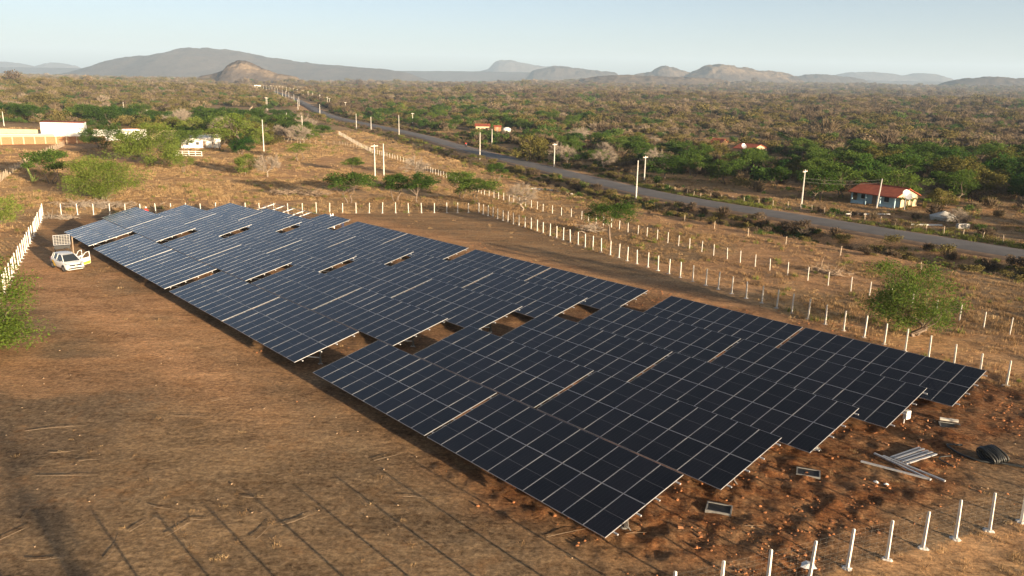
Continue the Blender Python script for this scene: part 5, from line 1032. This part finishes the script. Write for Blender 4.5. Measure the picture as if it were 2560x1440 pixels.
RIDE = dict(pelvis=(-0.15, 0, .86), chest=(0.0, 0, 1.22), neck=(0.06, 0, 1.38), head=(0.1, 0, 1.51), top=(0.1, 0, 1.61), shL=(0, .19, 1.30), elL=(0.2, .28, 1.08), haL=(0.45, .3, 1.05), shR=(0, -.19, 1.30), elR=(0.2, -.28, 1.08), haR=(0.45, -.3, 1.05), hipL=(-0.12, .12, .82), knL=(0.25, .2, .72), anL=(0.1, .18, .36), toL=(0.26, .18, .33), hipR=(-0.12, -.12, .82), knR=(0.25, -.2, .72), anR=(0.1, -.18, .36), toR=(0.26, -.18, .33))
mx, my, mr = -16.6, 274.5, math.radians(-69); mz = float(H0(np.array([mx]), np.array([my]))[0]) + 0.23
o = thing('person', 'motorcycle rider in a bright red shirt on the road', 'person', (mx, my, mz), mr); figure(o, RIDE, M['cl_red'], M['cl_navy'], False)
o = thing('motorcycle', 'dark motorcycle ridden along the road', 'motorcycle', (mx, my, mz), mr)
for xx in (0.62, -0.62):
    MB().lathe([(.2, -.05), (.29, -.05), (.31, 0), (.29, .05), (.2, .05), (.2, -.05)], 16, M=Matrix.Translation((xx, 0, .31)) @ Euler((math.pi / 2, 0, 0)).to_matrix().to_4x4()).build('wheel', M['tyre'], o, smooth=True)
MB().bar((0.62, 0, .31), (0.42, 0, 1.0), 0.09, 0.16).build('fork', M['black'], o); MB().box(-0.3, 0.3, -.11, .11, .3, .6).build('engine', M['galv'], o); MB().tube([(-.05, 0, .72), (.2, 0, .82), (.36, 0, .78)], [.12, .15, .08], 8).build('tank', M['red'], o, smooth=True)
MB().box(-0.62, -0.05, -.12, .12, .7, .78).build('seat', M['black'], o); MB().bar((.42, -.34, 1.03), (.42, .34, 1.03), .035).build('handlebar', M['black'], o); MB().box(.5, .62, -.09, .09, .85, 1.0).build('headlight', M['lamp'], o); MB().bar((-.62, .1, .31), (-.1, .1, .5), .06).build('swing_arm', M['black'], o)
# ---- building leftovers in the near right corner --------------------------------------------------------
M['pitconc'] = simple('dark_grey_concrete', (0.17, 0.165, 0.155), 0.9, var=0.25, scale=4)  # concrete in a darker grey than the cast pieces
def pit(x, y, rot, lab, lid=False):
    z = hz(x, y); o = thing('cable_pit', lab, 'pit', (x, y, z), rot); a, b, t, h = 0.52, 0.38, 0.06, 0.07
    for q in ((-a, a, -b, -b + t), (-a, a, b - t, b), (-a, -a + t, -b + t, b - t), (a - t, a, -b + t, b - t)): MB().box(*q, -0.35, h).build('wall', M['pitconc'], o)
    MB().box(-a + t, a - t, -b + t, b - t, 0.0, 0.035).build('floor', M['dark'], o)  # near-black sheet set high in the pit stands in for its shaded depth
    if lid: MB().box(-0.45, 0.45, 0.45, 0.6, 0.02, 0.12, M=Matrix.Rotation(0.2, 4, 'X')).build('lid', M['conc'], o)
pit(8.75, 29.82, -0.35, 'open concrete cable pit nearest the front fence'); pit(13.74, 33.41, -0.35, 'open concrete cable pit left of the metal profiles'); pit(23.54, 39.6, -0.35, 'open concrete cable pit with its lid, farthest on the right', True)
def beam(a, b, w_, h_, lab, nm='steel_beam', dz=0.06, mat='galv', grp=None):
    za = hz(*a) + dz; zb = hz(*b) + dz; o = tag(MB().bar((0, 0, 0), (b[0] - a[0], b[1] - a[1], zb - za), w_, h_).build(nm, M[mat], None, (a[0], a[1], za)), lab, 'beam', grp); return o
for (a, b, lab) in (((18.02, 35.34), (19.66, 32.75), 'long steel beam lying across the ends of the profiles'), ((17.72, 35.61), (19.06, 32.86), 'steel beam under the crossing long beam'), ((16.67, 34.66), (19.05, 32.9), 'outermost thin steel beam pointing to the left')): beam(a, b, 0.10, 0.07, lab, dz=0.10)
for k in range(5):
    t = k / 4; a = (18.33 + 0.4 * t, 35.19 - 0.66 * t); b = (20.36 + 0.44 * t, 36.48 - 0.74 * t); beam(a, b, 0.11, 0.06, 'galvanised profile in the pile of five, %s from the array' % ('first', 'second', 'third', 'fourth', 'fifth')[k], 'metal_profile', 0.09 + 0.01 * (k % 2), 'alu', 'profiles in a pile')
M['pipe'] = simple('black_corrugated_pipe', (0.016, 0.017, 0.016), 0.5, 0, 0.5)
cz_ = hz(23.25, 35.3); o = thing('pipe_coil', 'coil of black corrugated pipe near the right edge', 'coil', (23.25, 35.35, cz_), 0.35)
for k in range(8): MB().tube([((-0.42 + 0.12 * k) + 0.05 * math.sin(a * 2 + k), 0.46 * math.cos(a) * (1 + 0.05 * (k % 3)) + 0.2 * math.sin(a), 0.30 + 0.27 * math.sin(a)) for a in np.linspace(0, 2 * math.pi, 20)], 0.05, 6, caps=False).build('loop', M['pipe'], o, smooth=True)
def hose(pts, r, lab):
    C_ = catmull(pts, 0.25); z = [hz(a, b) + r + 0.03 for a, b in C_]; tag(MB().tube([(a - C_[0][0], b - C_[0][1], zz - z[0]) for (a, b), zz in zip(C_, z)], r, 6).build('pipe', M['pipe'], None, (C_[0][0], C_[0][1], z[0]), smooth=True), lab, 'pipe')
hose([(22.7, 36.9), (21.96, 36.92), (21.9, 36.4), (22.06, 35.65), (22.62, 35.03), (23.51, 34.84), (24.4, 34.42), (26.5, 33.6)], 0.055, 'black pipe trailing from the coil off to the right'); hose([(21.49, 35.62), (20.92, 35.5), (20.7, 35.24), (20.76, 34.85), (20.92, 34.38)], 0.03, 'short hooked black pipe left of the coil')
o = thing('junction_box', 'white box hung on the end post of the fourth row', 'box', (21.2, 39.7, hz(21.2, 39.7)), 0.5); MB().box(-0.17, 0.17, -0.1, 0.1, 0.35, 0.8).build('case', M['white'], o); MB().box(-0.03, 0.03, 0.1, 0.14, 0, 0.8).build('strut', M['galv'], o); MB().box(-0.15, 0.15, -0.115, -0.1, 0.38, 0.77).build('door', M['cl_white'], o)
rg = random.Random(2)
for k, (x, y) in enumerate([(6.79, 28.13), (22.6, 40.3), (22.2, 39.3), (21.0, 37.6), (18.9, 36.9), (12.6, 33.6)]):
    tag(MB().box(-.12, .12, -.055, .055, -.02, .09).build('loose_brick', M['brick'], None, (x, y, hz(x, y)), (rg.uniform(-.3, .3), rg.uniform(-.3, .3), rg.uniform(0, 3))), ['red brick alone between the front table corner and the fence', 'brick by the farthest pit', 'brick between the white box and farthest pit', 'brick before the coiled pipe', 'brick above the pile of profiles', 'brick beside the middle cable pit'][k], 'brick')
for k, (x, y, r) in enumerate([(16.49, 32.61, .13), (16.85, 32.39, .10), (10.94, 25.63, .3)]):  # first two stand for white plastic bags, the last for mortar
    V = [(0, 0, .1)]; n = 9
    for a in range(n): V.append((r * rg.uniform(.6, 1.3) * math.cos(a * .7), r * rg.uniform(.5, 1.2) * math.sin(a * .7), 0.02))
    tag(MB().add(V, [(0, 1 + i, 1 + (i + 1) % n) for i in range(n)]).build('white_lump', M['white'], None, (x, y, hz(x, y) + 0.02)), ['white lump left of the other below the profiles', 'white lump right of the other below the profiles', 'white mortar patch at the foot of the front fence'][k], 'mortar')
# ---- cactus, brush piles, fallen sticks ------------------------------------------------------------------
M['cactus'] = simple('cactus_skin', (0.17, 0.21, 0.06), 0.7, var=0.2, scale=2)
o = thing('columnar_cactus', 'tall thin yellow green columnar cactus left of the dark tree', 'cactus', (-89.0, 147.6, hz(-89, 147.6))); MB().tube([(0, 0, 0), (-0.15, 0, 1.2), (-0.8, 0.1, 2.8), (-1.5, 0.1, 4.6)], [.2, .22, .18, .08], 8).build('stem', M['cactus'], o, smooth=True)
for a in ((0.7, 0.1, 1.8), (0.3, -0.4, 1.3), (1.1, 0.3, 1.0)): MB().tube([(0, 0, 0.2), (a[0] * .6, a[1] * .6, a[2] * .5), a], [.14, .14, .07], 7).build('arm', M['cactus'], o, smooth=True)
def brush(x, y, rx, ry, h, n, lab, mat, seed, rot=0.0):
    rg = np.random.default_rng(seed); mb = MB()
    for k in range(n):
        p = np.array([rg.normal(0, rx * .45), rg.normal(0, ry * .45), rg.uniform(0, h * .6)]); d = rg.normal(size=3) * np.array([1, 1, .45]); d[2] = abs(d[2]) * .6; d /= np.linalg.norm(d); L = rg.uniform(.5, 1.7); q = p + d * L; mb.tube([p, (p + q) / 2 + rg.normal(size=3) * .12, q], [.035, .025, .008], 4, caps=False)
    tag(mb.build('brush_pile', M[mat], None, (x, y, hz(x, y)), (0, 0, rot)), lab, 'brush')
brush(-62.5, 118.6, 5.5, 1.7, 1.4, 420, 'long heap of cut grey branches behind the back fence', 'deadwood', 1, 0.1); brush(-61.3, 106.9, 2.6, .8, .5, 110, 'small heap of cut wood inside the left fence corner', 'deadwood', 2, 0.1); brush(-40.8, 141.5, 2.6, 1.6, 1.5, 200, 'reddish dead bush on the mound behind the array', 'wood', 3); brush(-35.5, 141.5, 3.2, 1.8, 1.5, 220, 'dark dead bush right of the reddish one', 'wood', 4); brush(33.0, 81.5, 2.4, .8, .6, 90, 'dark pile of branches between the post lines', 'wood', 5, -1.0); brush(10.5, 107.0, 1.6, 1.2, 1.4, 120, 'dry grey bush left of the umbrella tree', 'deadwood', 6)
ST = [((-23.75, 36.07), (-21.16, 36.9)), ((-21.16, 33.68), (-20.1, 34.0)), ((-19.43, 32.88), (-18.56, 33.1)), ((-20.4, 31.33), (-17.84, 31.53)), ((-18.73, 27.48), (-19.44, 29.34)), ((-18.73, 26.15), (-18.26, 27.13)), ((-14.29, 26.92), (-14.0, 27.67)), ((-14.26, 24.98), (-14.49, 26.61)), ((-13.79, 27.95), (-13.15, 27.65)), ((-12.42, 27.94), (-11.53, 27.91)), ((-12.8, 26.68), (-12.27, 27.88)), ((-8.75, 27.65), (-7.76, 28.61)), ((-9.43, 26.52), (-9.16, 27.82)), ((-16.28, 40.63), (-15.48, 41.2)), ((-17.35, 38.39), (-15.7, 38.37)), ((-14.45, 28.99), (-13.39, 28.69)), ((-16.97, 24.86), (-15.71, 25.14)), ((-11.01, 29.86), (-10.0, 29.83)), ((-6.2, 33.6), (-5.2, 34.3)), ((-4.4, 30.2), (-3.2, 30.0)), ((1.5, 27.2), (3.1, 27.9)), ((4.6, 27.6), (5.4, 27.7)), ((9.4, 28.4), (10.3, 28.5))]
M['stickwood'] = simple('grey_stick', (0.19, 0.14, 0.095), 0.9, var=0.3, scale=5)
rg = random.Random(9); ST.sort(key=lambda q: (q[0][0] + q[1][0]) / (q[0][1] + q[1][1]))
for n_, (a, b) in enumerate(ST):
    z0, z1 = hz(*a) + .05, hz(*b) + .05; d = Vector((b[0] - a[0], b[1] - a[1], z1 - z0)); bend = Vector((-d.y, d.x, 0)) * rg.uniform(-.06, .06)
    tag(MB().tube([(0, 0, 0), d * .35 + bend, d * .7 + bend * .8, d], [.010, .009, .007, .004], 5).build('fallen_stick', M['stickwood'], None, (a[0], a[1], z0)), 'dry stick on the open ground, %s from the left' % ordinal(n_ + 1), 'stick', 'fallen sticks on the open ground')
# ---- haze ------------------------------------------------------------------------------
def haze():
    m = bpy.data.materials.new('haze_air'); m.use_nodes = True; t = m.node_tree; t.nodes.clear(); o = t.nodes.new('ShaderNodeOutputMaterial'); v = t.nodes.new('ShaderNodeVolumePrincipled')
    v.inputs['Color'].default_value = (0.56, 0.75, 1.0, 1); v.inputs['Density'].default_value = HAZE_D; v.inputs['Anisotropy'].default_value = 0.0
    t.links.new(v.outputs[0], o.inputs['Volume'])
    mb = MB().box(-17000, 17000, -17000, 17000, -60, 520); stuff(mb.build('haze', m), 'thin pale haze in the air over the plain', 'haze')
HAZE_D = 0.00009
haze()
